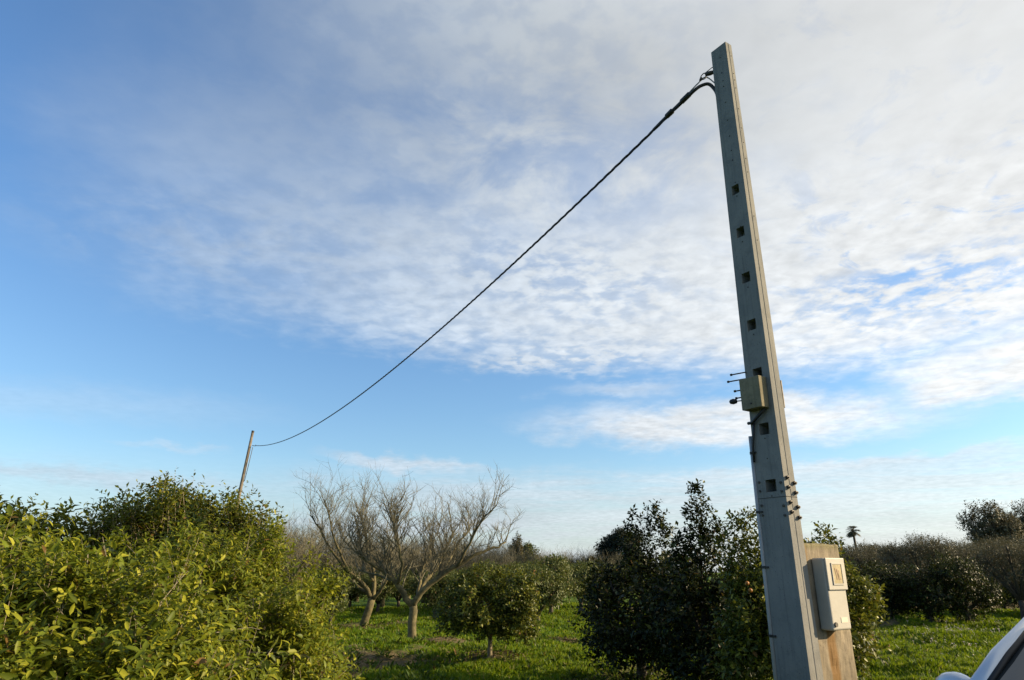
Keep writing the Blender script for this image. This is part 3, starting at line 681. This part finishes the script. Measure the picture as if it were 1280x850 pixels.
def palm(label, px, py_top, Y, cr):
    top = at(px, py_top, Y); root = empty('palm_tree', (top.x, Y, 0), label, 'tree')
    mb = MB(); hh = top.z-cr*.6; mb.tube([(0, 0, -.2), (.1, 0, hh*.5), (0, 0, hh)], [.28, .17, .15], 8); mb.build('trunk', M['dark_bark'], root, True)
    rd = random.Random(3); fr = MB()
    for k in range(60):
        a = rd.uniform(0, 6.28); e = rd.uniform(-.6, 1.3); d = Vector((math.cos(a)*math.cos(e), math.sin(a)*math.cos(e), math.sin(e)))
        p0 = Vector((0, 0, hh)); pts = [p0+d*cr*t_+Vector((0, 0, -.35*cr*t_*t_)) for t_ in (0, .5, 1.0)]
        s = Vector((-math.sin(a), math.cos(a), 0))
        for j in range(-4, 5):
            q = pts[1]+(pts[2]-pts[1])*(1-abs(j)*.09)+s*j*cr*.13
            fr.add([pts[1]-s*.10, pts[1]+s*.10, q], [(0, 1, 2)])
        fr.tube(pts[:2], [.03, .02], 3, False)
    fr.build('crown', M['olive_leaf'], root)  # paler olive colour stands in for haze over the distant palm
    return root
palm('small fan palm on the skyline, just right of the meter box pillar', 1065, 657, 95, 1.15)
M['_'] = None

# ------------------------------------------------------------------ concrete utility pole
def concrete(name, c1, c2, stain=None):
    m, t, b = mat(name)
    oc = t.n.new('ShaderNodeTexCoord').outputs['Object']
    sp_ = t.n.new('ShaderNodeSeparateXYZ'); t.link(oc, sp_.inputs[0])
    n1 = t.noise(oc, 2.2, 6, .65); st = t.noise(t.xyz(t.mul(sp_.outputs[0], 30.0), t.mul(sp_.outputs[1], 30.0), t.mul(sp_.outputs[2], 1.2)), 1, 4, .6)
    n2 = t.noise(oc, 60, 5, .7)
    c = t.mix(t.ss(n1, .3, .7), c1, c2)
    c = t.mix(t.mul(t.ss(st, .48, .72), .5), c, tuple(v*.62 for v in c1))
    c = t.mix(t.mul(t.ss(n2, .55, .75), .3), c, tuple(v*.6 for v in c1))
    vo = t.n.new('ShaderNodeTexVoronoi'); t.link(oc, vo.inputs['Vector']); vo.inputs['Scale'].default_value = 34
    pore = t.mul(t.ss(vo.outputs['Distance'], .17, .10), t.ss(n2, .42, .52)); c = t.mix(t.mul(pore, .75), c, tuple(v*.35 for v in c1))
    n4 = t.noise(oc, 6, 5, .7); c = t.mix(t.mul(t.ss(n4, .52, .68), .38), c, tuple(v*.68 for v in c1))
    if stain: c = stain(t, c, sp_.outputs, n1, n2)
    t.link(c, b.inputs['Base Color']); b.inputs['Roughness'].default_value = .88; b.inputs['Specular IOR Level'].default_value = .25
    bn = t.n.new('ShaderNodeBump'); bn.inputs['Strength'].default_value = .35; bn.inputs['Distance'].default_value = .006
    t.link(t.add(n2, t.mul(n1, .6)), bn.inputs['Height']); t.link(bn.outputs[0], b.inputs['Normal'])
    return m
M['concrete'] = concrete('concrete', (.160, .160, .155), (.210, .205, .190))
M['metal'] = simple('dark_metal', (.06, .055, .05), .6, .6, var=.3, scale=20)
M['rubber'] = simple('black_rubber', (.012, .012, .013), .5, var=.2)
M['hole'] = simple('hole_shade_seam', (.05, .045, .04), .95)  # dark colour for the shade inside the bolt holes, and for the seam
U_ = Vector((-.554, .8325, 0)); V_ = Vector((.8325, .554, 0)); AX = Vector((2.54, 6.575, 0)); ZT = 7.66
UW = lambda z: .345+(.217-.345)*z/ZT
VW = lambda z: .195+(.106-.195)*z/ZT
def PP(u, v, z):      # u 0..1 from the near corner along the holed face, v 0..1 along the lit face; local to the pole
    return U_*((u-.5)*UW(z))+V_*((v-.5)*VW(z))+Vector((0, 0, z))
def proj(p):
    c = Vector(p)-Vector((0, 0, EYE)); D = c.y*math.cos(PITCH)+c.z*math.sin(PITCH); up_ = c.z*math.cos(PITCH)-c.y*math.sin(PITCH)
    return 640+FPX*c.x/D, 425-FPX*up_/D
def z_for(py, u, v):
    lo, hi = -1.0, 9.0
    for _ in range(40):
        m_ = (lo+hi)/2
        if proj(AX+PP(u, v, m_))[1] > py: lo = m_
        else: hi = m_
    return lo
pole = empty('utility_pole', AX, 'tall square concrete utility pole with climbing holes, standing right of centre', 'utility pole')
holes = [z_for(py, .5, 0) for py in (237, 290, 347, 406, 467, 536, 607)]
HS = .058
zs = [0]+sorted([z+s for z in holes for s in (-HS, HS)])+[ZT]
mb = MB(); uc = [0, .30, .68, 1.0]
zz_ = [-.3]+zs[1:]
for i in range(len(zz_)-1):
    a, b_ = zz_[i], zz_[i+1]; ishole = any(abs((a+b_)/2-z) < .01 for z in holes)
    for j in range(3):
        q = [PP(uc[j], 0, a), PP(uc[j], 0, b_), PP(uc[j+1], 0, b_), PP(uc[j+1], 0, a)]
        if ishole and j == 1:
            dq = [p_+V_*(VW(a)*.88) for p_ in q]
            mb.add(q+dq, [(0, 1, 5, 4), (1, 2, 6, 5), (2, 3, 7, 6), (3, 0, 4, 7), (4, 5, 6, 7)])
        else: mb.add(q, [(0, 1, 2, 3)])
# lit face with a shallow groove, then the two hidden faces and the top
vc = [(0, 0), (.40, 0), (.44, .004), (.47, .004), (.51, 0), (1, 0)]
for i in range(5):
    (v0, d0), (v1, d1) = vc[i], vc[i+1]
    mb.add([PP(0, v0, -.3)+U_*d0, PP(0, v1, -.3)+U_*d1, PP(0, v1, ZT)+U_*d1, PP(0, v0, ZT)+U_*d0], [(0, 1, 2, 3)])
mb.add([PP(0, 1, -.3), PP(1, 1, -.3), PP(1, 1, ZT), PP(0, 1, ZT)], [(0, 1, 2, 3)])
mb.add([PP(1, 1, -.3), PP(1, 0, -.3), PP(1, 0, ZT), PP(1, 1, ZT)], [(0, 1, 2, 3)])
mb.add([PP(0, 0, ZT), PP(0, 1, ZT), PP(1, 1, ZT), PP(1, 0, ZT)], [(0, 1, 2, 3)])
mb.build('shaft', M['concrete'], pole, bevel=.005)
# small drilled holes on both faces: dark discs coloured as the shade inside
def dot(u, v, z, face, r, name='bolt_hole_shade', m='hole', dep=.004, parent=pole):
    c = PP(u, v, z); nrm = -V_ if face == 'u' else -U_
    mb = MB(); mb.tube([c-nrm*.004, c+nrm*dep], [r, r*.9], 8); return mb.build(name, M[m], parent)
for py in (72, 91, 101, 108, 128, 150, 170, 188, 200, 228, 245, 283, 302, 359, 418): dot(.45, 0, z_for(py, .45, 0), 'u', .008)
for py in (70, 92, 100, 110, 136, 160, 178, 198, 215, 270, 300): dot(0, .7, z_for(py, 0, .7), 'v', .006)
for py in (548, 573, 620): dot(.5, 0, z_for(py, .5, 0), 'u', .007)
# bolts on the lit face and along both edges of the holed face
for v, pys in ((.26, (597, 609, 628, 640)), (.86, (604, 616, 634, 647))):
    for py in pys:
        c = PP(0, v, z_for(py, 0, v)); mb = MB()
        mb.tube([c+U_*.01, c-U_*.002, c-U_*.0025, c-U_*.022, c-U_*.023, c-U_*.034], [.016, .016, .019, .019, .008, .008], 6); mb.build('bolt', M['metal'], pole)
for u, dpy in ((.90, 0), (.12, 0)):
    for py in (603, 614, 632, 644):
        c = PP(u, 0, z_for(py, u, 0)); mb = MB(); mb.tube([c+V_*.01, c-V_*.006, c-V_*.007, c-V_*.016], [.006, .006, .013, .011], 6); mb.build('bolt', M['metal'], pole)
# band joint
# clamp blocks held on by threaded rods
M['block'] = concrete('aged_block', (.13, .115, .075), (.23, .20, .13))
z0, z1 = z_for(514, .8, 0), z_for(476, .8, 0)
mb = MB(); o_ = PP(.17, 0, z0)-V_*.002; o_.z = z0
wU = UW(z0)
mb.box(o_-V_*.12, U_*(wU*.80), V_*.12, Vector((0, 0, z1-z0)))
blk = mb.build('clamp_block', M['block'], pole, bevel=.006)
mb = MB(); mb.tube([o_-V_*.13+U_*(wU*.4)+Vector((0, 0, .05)), o_-V_*.115+U_*(wU*.4)+Vector((0, 0, .05))], .008, 6); mb.build('screw', M['metal'], blk)
z2, z3 = z_for(512, .5, 1), z_for(480, .5, 1)
mb = MB(); o2 = PP(0, 1, z2)+V_*.002+U_*.02
mb.box(o2, U_*(wU*.7), V_*.05, Vector((0, 0, z3-z2))); mb.build('clamp_block', M['block'], pole, bevel=.004)
mb = MB(); mb.box(o2+V_*.012-U_*.004, -U_*.012, V_*.012, Vector((0, 0, z3-z2+.01))); mb.build('rod_end', M['metal'], pole)
for py, ln_ in ((466, .17), (474, .22), (487, .14), (496, .13)):
    z = z_for(py, 1, 0); a = PP(1.0, 0, z)-V_*.012; d = (U_*.8-V_*.38-Vector((0, 0, .03))).normalized()
    mb = MB(); mb.tube([a-U_*.02, a+d*ln_*.72, a+d*(ln_*.72+.001), a+d*(ln_*.72+.022)], [.007, .007, .013, .012], 6); mb.build('threaded_rod', M['metal'], pole)
z = z_for(501, 1, 0); a = PP(1, 0, z)-V_*.04; d = (U_*.8-V_*.45).normalized()
mb = MB(); mb.tube([a+d*s for s in (.0, .08, .085, .12, .15, .16)], [.006, .006, .022, .03, .022, .005], 8); mb.build('end_cap', M['rubber'], pole, True)
# cable loop under the block
zb = z_for(523, .6, 0)
mb = MB(); mb.tube([PP(1.04, 0, zb-.03)-V_*.02, PP(.85, 0, zb-.035)-V_*.03, PP(.6, 0, zb+.01)-V_*.04, PP(.38, 0, zb+.06)-V_*.035, PP(.3, 0, zb+.10)-V_*.01], .016, 8)
mb.tube([PP(.8, 0, zb-.04)-V_*.025, PP(.88, 0, zb-.16)-V_*.02, PP(.96, 0, zb-.28)-V_*.02, PP(.97, 0, zb-.42)-V_*.018], .011, 8)
mb.build('cable_loop', M['rubber'], pole, True)
# grey conduit clipped to the far edge
zc_t = z_for(545, 1, 0)
pc = lambda z: PP(1, 0, z)+U_*.022+V_*.005
mb = MB(); mb.tube([pc(zc_t), pc(zc_t*.5), pc(-.1)], .019, 12); mb.build('conduit', simple('grey_plastic', (.28, .28, .28), .5, var=.08), pole, True)
for py in (566, 640, 709, 795):
    z = z_for(py, 1, 0); mb = MB(); mb.tube([pc(z-.012), pc(z+.012)], .0235, 12)
    c = PP(1, 0, z); mb.box(c-V_*.014-U_*.035+Vector((0, 0, -.008)), U_*.045, V_*.012, Vector((0, 0, .016))); mb.build('conduit_clip', M['rubber'], pole)
# seam of a metal collar
zs_ = z_for(622, .5, 0)
mb = MB(); e = .0025
for (A_, B_) in (((0, 0), (1, 0)), ((0, 0), (0, 1))):
    a, c = PP(*A_, zs_), PP(*B_, zs_); off = -V_*e if A_[1] == B_[1] == 0 and B_[0] == 1 else -U_*e
    mb.add([a+off-Vector((0, 0, .003)), c+off-Vector((0, 0, .003)), c+off+Vector((0, 0, .003)), a+off+Vector((0, 0, .003))], [(0, 1, 2, 3)])
mb.build('seam', M['hole'], pole)

# ------------------------------------------------------------------ second pole and the overhead cable
pt = at(316, 540, 38.0); pb_ = at(297, 628, 38.0); dv = (pt-pb_); base2 = pt-dv*(pt.z/dv.z); 
pole2 = empty('utility_pole', base2, 'distant thin wooden utility pole leaning slightly, rising behind the lemon trees', 'utility pole')
mb = MB(); tl = pt-base2; mb.tube([tl*-.03, tl*.5, tl], [.12, .10, .075], 10); mb.build('shaft', simple('grey_wood', (.13, .11, .085), .9, var=.3, scale=4), pole2, True)
mb = MB(); mb.tube([tl*.995, tl*1.008], .078, 10); mb.build('cap', M['metal'], pole2)
hook = at(317.5, 557, 38.0)
mb = MB(); s_ = hook-base2; mb.tube([s_+Vector((-.1, 0, .0)), s_+Vector((.08, 0, -.02)), s_+Vector((.1, 0, .05))], .02, 6); mb.build('hook', M['metal'], pole2)
gw = MB(); gw.tube([at(316, 559, 38.0), at(311, 580, 37.95), at(306, 600, 38.0), at(290, 622, 38.0), at(270, 660, 38.0), at(250, 722, 38.0)], .018, 5)
tag(gw.build('drop_cable', M['rubber']), 'thin cable dropping down the left side of the distant leaning pole', 'cable')

a0 = at(868, 113, 6.75); a1 = hook+Vector((.1, 0, 0))
L0 = PP(1, .5, z_for(109, 1, 0))+AX+U_*.03
# vertical sag fitted to the photographed curve
def cab(s, sag):
    p = a0.lerp(a1, s); p.z -= sag*4*s*(1-s); return p
SAG = 1.16
n = 420; strands = [MB() for _ in range(1)]
cable = MB()
C = [cab(i/n, SAG) for i in range(n+1)]
for kx in range(3):
    pts = []
    for i, c in enumerate(C):
        d = (C[min(i+1, n)]-C[max(i-1, 0)]).normalized(); x = d.cross(Vector((0, 0, 1))).normalized(); y = d.cross(x)
        s = (c-a0).length; ph = s*2*math.pi/.62+kx*2.094
        pts.append(c+(x*math.cos(ph)+y*math.sin(ph))*.0105)
    cable.tube(pts, .0095, 5)
# the bundle bends into the pole
bend = [cab(.004, SAG), a0, a0.lerp(L0, .35)+Vector((0, 0, .07)), a0.lerp(L0, .72)+Vector((0, 0, .09)), L0+Vector((0, 0, -.02)), L0+Vector((.01, -.01, -.18)), L0+Vector((.03, -.02, -.6))]
def smooth(pts, n=6):
    out = []
    for i in range(len(pts)-1):
        p0, p1, p2, p3 = pts[max(i-1, 0)], pts[i], pts[i+1], pts[min(i+2, len(pts)-1)]
        for k in range(n):
            t_ = k/n; out.append(.5*((2*p1)+(p2-p0)*t_+(2*p0-5*p1+4*p2-p3)*t_**2+(3*p1-p0-3*p2+p3)*t_**3))
    out.append(pts[-1]); return out
cable.tube(smooth(bend), .021, 8)
cb = cable.build('overhead_cable', M['rubber'], smooth=True)
tag(cb, 'black twisted overhead cable sagging between the concrete pole and the distant pole', 'cable')
mb = MB()
k0 = cab(.002, SAG); k1 = cab(.022, SAG)
kk = [k0.lerp(k1, f)+Vector((0, 0, .015)) for f in (-.04, 0, .02, .22, .25, .45, .47, .62, .64, 1.0)]
mb.tube(kk, [.012, .014, .034, .034, .022, .022, .036, .034, .02, .014], 8); mb.build('splice_sleeve', M['rubber'], cb, True)
mb = MB()
up2 = L0+Vector((0, 0, .06)); mb.tube(smooth([k0.lerp(k1, .02)+Vector((0, 0, .04)), a0+Vector((.05, 0, .10)), a0.lerp(up2, .6)+Vector((0, 0, .16)), up2+Vector((0, 0, .04)), up2+Vector((.03, 0, -.03))]), .008, 6)
mb.build('messenger_wire', simple('grey_wire', (.16, .18, .18), .4, .7), cb, True)
# tension clamp hung from the pole
Lh = PP(1, .4, z_for(80, 1, 0))+AX; Lb = PP(1, .4, z_for(88, 1, 0))+AX; tipc = at(876, 99, 6.72); midc = at(882, 93, 6.70)
tcl = empty('tension_clamp', Lb, 'black tension clamp with a small shackle hung beside the pole top', 'clamp')
mb = MB(); mb.tube([p_-Lb for p_ in (Lb+U_*-.01, Lb.lerp(midc, .5), midc)], [.018, .028, .026], 8); mb.build('clamp_body', M['metal'], tcl, True)
mb = MB(); mb.tube([p_-Lb for p_ in (Lh, midc+Vector((-.005, 0, .02)))], .0055, 5); mb.build('stay_wire', M['metal'], tcl, True)
mb = MB(); ring = [midc, at(880, 91.5, 6.7), at(876.5, 95, 6.71), tipc, at(878, 99.5, 6.71), at(882, 97.5, 6.7), midc]
mb.tube([p_-Lb for p_ in smooth(ring, 4)], .0065, 6); mb.build('shackle', M['metal'], tcl, True)
mb = MB(); mb.tube([tipc-Lb+Vector((.0, -.02, 0)), tipc-Lb+Vector((0, .02, 0))], .017, 8); mb.build('pin', M['metal'], tcl)

# ------------------------------------------------------------------ pillar with the meter box
PO = AX+PP(0, 1, 1.0)-Vector((0, 0, 1.0))+U_*.035+V_*-.012       # front-left foot of the pillar
PWD = .60; PZ = 1.905
def stain(t, c, xyz, n1, n2):
    # rust-brown run below the box (local x runs along the front)
    x = t.add(xyz[0], t.mul(t.sub(n1, .5), .03)); z = xyz[2]
    run = t.mul(t.mul(t.ss(x, .18, .22), t.ss(x, .36, .31)), t.ss(z, 1.34, 1.26))
    c = t.mix(t.mul(run, .8), c, (.15, .07, .008))
    edge = t.mul(t.ss(x, .09, .05), t.ss(t.add(z, n1), 2.0, 2.4, .3, 1.0)); c = t.mix(t.mul(edge, .5), c, (.24, .13, .03))
    top = t.mul(t.ss(t.add(z, t.mul(n1, .15)), 1.90, 1.96), t.ss(n2, .3, .6)); c = t.mix(t.mul(top, .8), c, (.12, .11, .04))
    return c
M['render'] = concrete('pillar_render', (.15, .122, .085), (.27, .222, .155), stain)
rz = math.atan2(V_.y, V_.x)
pil = bpy.data.objects.new('pillar', None)
mb = MB(); mb.box((0, 0, -.2), (PWD, 0, 0), (0, .26, 0), (0, 0, PZ+.2))
pil = mb.build('concrete_pillar', M['render'], bevel=.02)
sb = pil.modifiers.new('subdivision', 'SUBSURF'); sb.subdivision_type = 'SIMPLE'; sb.levels = sb.render_levels = 5
tx = bpy.data.textures.new('rough', 'CLOUDS'); tx.noise_scale = .09; tx.noise_depth = 4
dm = pil.modifiers.new('displace', 'DISPLACE'); dm.texture = tx; dm.strength = .022; dm.mid_level = .5
pil.location = PO; pil.rotation_euler = (0, 0, rz)
tag(pil, 'rust-stained rendered concrete pillar carrying the meter box behind the pole', 'pillar')
BXo = .115; BW = .29; BD = .13
def bt(px, py):      # where a pixel meets the pillar's front plane -> local (x, z)
    r_ = ray(px, py); n_ = -U_; k = ((PO-Vector((0, 0, EYE))).dot(n_))/r_.dot(n_); w = Vector((0, 0, EYE))+r_*k-PO; return w.dot(V_), w.z
bzt = bt(1040, 698)[1]; bzb = bt(1046, 786)[1]
box = empty('meter_box', PO+V_*BXo-U_*.0+Vector((0, 0, bzb)), 'pale grey electricity meter box mounted on the stained concrete pillar', 'meter box', rz=rz)
M['boxp'] = simple('aged_polyester', (.33, .31, .27), .55, var=.06, scale=5, bump=.1)
BH = bzt-bzb
print('box', BXo, BH, bzb, 'pillar', PO)
mb = MB(); mb.box((0, -BD, 0), (BW, 0, 0), (0, BD-.002, 0), (0, 0, BH)); mb.build('housing', M['boxp'], box, bevel=.018, seg=3)
mb = MB(); mb.box((.004, -BD-.016, BH*.55), (BW+.004, 0, 0), (0, .018, 0), (0, 0, BH*.45)); lid = mb.build('lid', M['boxp'], box, bevel=.006)
mb = MB()
fx, fz, fw, fh = .075, BH*.62, .165, BH*.31
for (a, b_, w, h_) in ((fx, fz, fw, .012), (fx, fz+fh-.012, fw, .012), (fx, fz+.012, .012, fh-.024), (fx+fw-.012, fz+.012, .012, fh-.024)):
    mb.box((a, -BD-.024, b_), (w, 0, 0), (0, .0075, 0), (0, 0, h_))
mb.build('window_frame', M['boxp'], lid)
wm = simple('yellowed_window', (.36, .29, .16), .3, var=.18, scale=14)
mb = MB(); mb.box((fx+.013, -BD-.020, fz+.013), (fw-.026, 0, 0), (0, .0035, 0), (0, 0, fh-.026)); mb.build('window', wm, lid)
mb = MB(); mk = simple('faded_mark', (.24, .15, .07), .5)
xc = fx+fw/2; zc0 = fz+fh/2
for (a, b_) in (((-.03, .05), (-.012, -.05)), ((-.006, .045), (.02, -.052)), ((.022, .03), (.008, -.01)), ((.008, -.01), (.04, -.05))):
    p0 = Vector((xc+a[0], -BD-.0225, zc0+a[1])); p1 = Vector((xc+b_[0], -BD-.0225, zc0+b_[1])); s = Vector((.008, 0, 0))
    mb.add([p0-s, p0+s, p1+s, p1-s], [(3, 2, 1, 0)])
mb.build('faded_marking', mk, lid)
mb = MB(); mb.box((.14, -BD-.003, BH*.10), (.10, 0, 0), (0, .004, 0), (0, 0, .045)); mb.build('label_plate', simple('label_plate', (.5, .47, .38), .5, var=.04), box)
mb = MB(); mb.tube([(.045, -BD-.012, .05), (.045, -BD+.01, .05)], [.02, .022], 12); mb.build('lock', M['metal'], box)

# ------------------------------------------------------------------ parked car
def parked_car():
    H = Vector((-.86, -.51, 0)).normalized(); RT = Vector((H.y, -H.x, 0))     # heading and the car's right
    # locate the car so that the right windscreen pillar meets the photographed line
    org = CAR_ORG
    root = empty('parked_car', org, 'silver-blue parked car cut by the lower right corner, one mirror and windscreen pillar showing', 'car', rz=math.atan2(H.y, H.x))
    # local frame: +x forward, +y left
    m, t, b = mat('car_paint'); b.inputs['Base Color'].default_value = (.50, .54, .60, 1); b.inputs['Metallic'].default_value = .35; b.inputs['Roughness'].default_value = .32
    b.inputs['Coat Weight'].default_value = .6; b.inputs['Coat Roughness'].default_value = .08
    paint = m
    m, t, b = mat('car_glass'); b.inputs['Base Color'].default_value = (.015, .02, .022, 1); b.inputs['Roughness'].default_value = .05; b.inputs['Specular IOR Level'].default_value = .8
    glass = m
    # body: cross-sections along x  (x, half width, sill z, belt z)
    def loft(secs, name, mt, smooth=True):
        mb = MB(); k = len(secs[0]); vs = [v for s in secs for v in s]; fs = []
        for i in range(len(secs)-1):
            for j in range(k): fs.append((i*k+j, i*k+(j+1) % k, (i+1)*k+(j+1) % k, (i+1)*k+j))
        fs.append(tuple(range(k))[::-1]); fs.append(tuple((len(secs)-1)*k+j for j in range(k)))
        mb.add(vs, fs); o = mb.build(name, mt, root, smooth)
        return o
    def sec(x, w, z0, z1, top=.93):
        return [(x, -w*.94, z0), (x, -w, z0+.14), (x, -w*1.0, (z0+z1)/2), (x, -w*.97, z1-.08), (x, -w*top, z1), (x, 0, z1+.035), (x, w*top, z1), (x, w*.97, z1-.08), (x, w, (z0+z1)/2), (x, w, z0+.14), (x, w*.94, z0)]
    body = loft([sec(2.05, .62, .30, .62), sec(1.98, .76, .24, .70), sec(1.6, .85, .2, .80), (sec(.9, .87, .2, .92)), sec(.2, .88, .2, .95), sec(-.8, .88, .2, .96), sec(-1.6, .86, .2, .97), sec(-2.0, .80, .26, .93), sec(-2.1, .68, .34, .80)], 'body', paint)
    # greenhouse
    B0 = [(.78, .74, .955), (.12, .60, 1.39), (-.95, .60, 1.42), (-1.75, .70, .99)]      # right/left outline (x, half width, z)
    def GHp(i, s): x, w, z = B0[i]; return Vector((x, s*w, z))
    mb = MB()
    roof = [GHp(1, -1), GHp(1, 1), GHp(2, 1), GHp(2, -1)]
    mb.add([Vector((.14, -.60, 1.385)), Vector((.14, .60, 1.385)), Vector((-.4, .62, 1.435)), Vector((-.97, .60, 1.415)), Vector((-.97, -.60, 1.415)), Vector((-.4, -.62, 1.435)), Vector((.10, 0, 1.425)), Vector((-.4, 0, 1.475)), Vector((-.97, 0, 1.45))],
           [(0, 6, 7, 5), (6, 1, 2, 7), (5, 7, 8, 4), (7, 2, 3, 8)])
    mb.build('roof', paint, root, True)
    def bar(pts, r, nm, mt): mb = MB(); mb.tube(pts, r, 10); return mb.build(nm, mt, root, True)
    for s in (-1, 1):
        bar([GHp(0, s)+Vector((.06, s*.02, -.03)), GHp(0, s).lerp(GHp(1, s), .5)+Vector((.015, s*.012, .022)), GHp(1, s)+Vector((0, 0, .005)), Vector((-.4, s*.62, 1.425)), GHp(2, s)], [.050, .046, .040, .035, .035], 'windscreen_pillar', paint)
        bar([GHp(2, s), GHp(2, s).lerp(GHp(3, s), .5)+Vector((0, s*.02, .03)), GHp(3, s)+Vector((0, 0, -.03))], [.04, .06, .09], 'rear_pillar', paint)
        bar([Vector((-.42, s*.74, .95)), Vector((-.42, s*.615, 1.40))], .035, 'door_pillar', M['rubber'])
    # black rubber seal beside the windscreen pillar
        bar([GHp(0, s)+Vector((.05, -s*.035, -.01)), GHp(0, s).lerp(GHp(1, s), .5)+Vector((.012, -s*.034, .030)), GHp(1, s)+Vector((0, -s*.03, .02))], [.018]*3, 'window_seal', M['rubber'])
    mb = MB()
    n = 8; vs = []
    for i in range(n+1):
        s = -1+2*i/n
        vs.append(Vector((.80+.10*(1-s*s), s*.72, .962))); vs.append(Vector((.14+.06*(1-s*s), s*.585, 1.392+.03*(1-s*s))))
    mb.add(vs, [(2*i, 2*i+2, 2*i+3, 2*i+1) for i in range(n)]); mb.build('windscreen', glass, root, True)
    mb = MB(); mb.add([Vector((-1.72, -.66, 1.0)), Vector((-1.72, .66, 1.0)), Vector((-.99, .57, 1.405)), Vector((-.99, -.57, 1.405))], [(0, 1, 2, 3)]); mb.build('rear_window', glass, root)
    for s in (-1, 1):
        mb = MB(); mb.add([Vector((.74, s*.735, .955)), Vector((.10, s*.60, 1.375)), Vector((-.95, s*.60, 1.40)), Vector((-1.7, s*.70, .98))], [(0, 1, 2, 3)]); mb.build('side_window', glass, root)
        # mirror housing, domed
        mb = MB(); c = Vector((.60, s*.885, 1.022))
        secs = []
        for i in range(7):
            f = i/6; r_ = math.sin(math.pi*(.12+.80*f))**.55
            secs.append((c+Vector((.01*math.cos(f*3), s*(-.105+.21*f), 0)), r_))
        b0 = 0; vs = []; fs = []
        for (q, r_) in secs:
            for k in range(14):
                a = 6.283*k/14; vs.append(q+Vector((math.cos(a)*.075*r_, 0, math.sin(a)*.078*r_)))
        for i in range(6):
            for k in range(14): fs.append((i*14+k, i*14+(k+1) % 14, (i+1)*14+(k+1) % 14, (i+1)*14+k))
        fs.append(tuple(range(14))); fs.append(tuple(84+k for k in range(14))); mb.add(vs, fs)
        mir = mb.build('wing_mirror', paint, root, True)
        mb = MB(); mb.tube([(.60, s*.76, .96), (.60, s*.86, .995)], [.03, .028], 8); mb.build('mirror_arm', M['rubber'], mir, True)
    for s in (-1, 1):
        for wx in (1.30, -1.30):
            mb = MB(); mb.tube([(wx, s*.70, .31), (wx, s*.71, .31), (wx, s*.89, .31), (wx, s*.90, .31)], [.28, .31, .31, .28], 28); wh = mb.build('wheel', M['rubber'], root, False)
            mb = MB(); mb.tube([(wx, s*.895, .31), (wx, s*.906, .31)], [.2, .18], 20); mb.build('rim', simple('alloy', (.5, .5, .52), .35, .8), wh)
        mb = MB(); mb.box((1.93, s*.62-.13, .55), (.09, 0, 0), (0, .26, 0), (0, 0, .12)); mb.build('headlight', simple('lamp_lens', (.6, .62, .65), .1), root, bevel=.02)
        mb = MB(); mb.box((-2.10, s*.66-.1, .66), (.08, 0, 0), (0, .2, 0), (0, 0, .16)); mb.build('tail_light', simple('red_lens', (.4, .02, .02), .2), root, bevel=.02)
    mb = MB(); mb.box((2.0, -.4, .36), (.055, 0, 0), (0, .8, 0), (0, 0, .14)); mb.build('grille', M['rubber'], root, bevel=.02)
    # report where the key points fall
    Mx = Matrix.Translation(org) @ Matrix.Rotation(math.atan2(H.y, H.x), 4, 'Z')
    for nm, p_ in (('Apillar base', GHp(0, -1)), ('A top', GHp(1, -1)), ('mirror top', Vector((.60, -1.0, 1.08))), ('L pillar base', GHp(0, 1)), ('L top', GHp(1, 1))):
        print(nm, [round(v) for v in proj(Mx @ p_)])
CAR_ORG = Vector((3.55, 3.9, 0))
parked_car()

# ------------------------------------------------------------------ labels for the repeats of the far rows, by their order from left to right
ORD = ['leftmost', 'second', 'third', 'fourth', 'fifth', 'sixth', 'seventh', 'eighth', 'ninth', 'tenth', 'eleventh', 'twelfth', 'thirteenth', 'fourteenth', 'fifteenth', 'sixteenth', 'seventeenth', 'eighteenth', 'nineteenth', 'twentieth']
for grp, what in ((GBARE, 'grey-brown leafless almond tree in the far rows'), (GC, 'small green orange tree in the far rows'), (GB, 'brownish scrub tree on the skyline'),
                  (GO, 'grey-green olive tree in the right-hand rows'), (GD, 'dark low tree under the olives at the right edge')):
    obs = sorted([o for o in COL.objects if o.get('group') == grp and o.parent is None], key=lambda o: o.location.x/o.location.y)
    for i, o in enumerate(obs):
        o['label'] = what+', '+(ORD[i]+(' from the left' if i else '') if i < len(obs)-1 else 'rightmost of them')
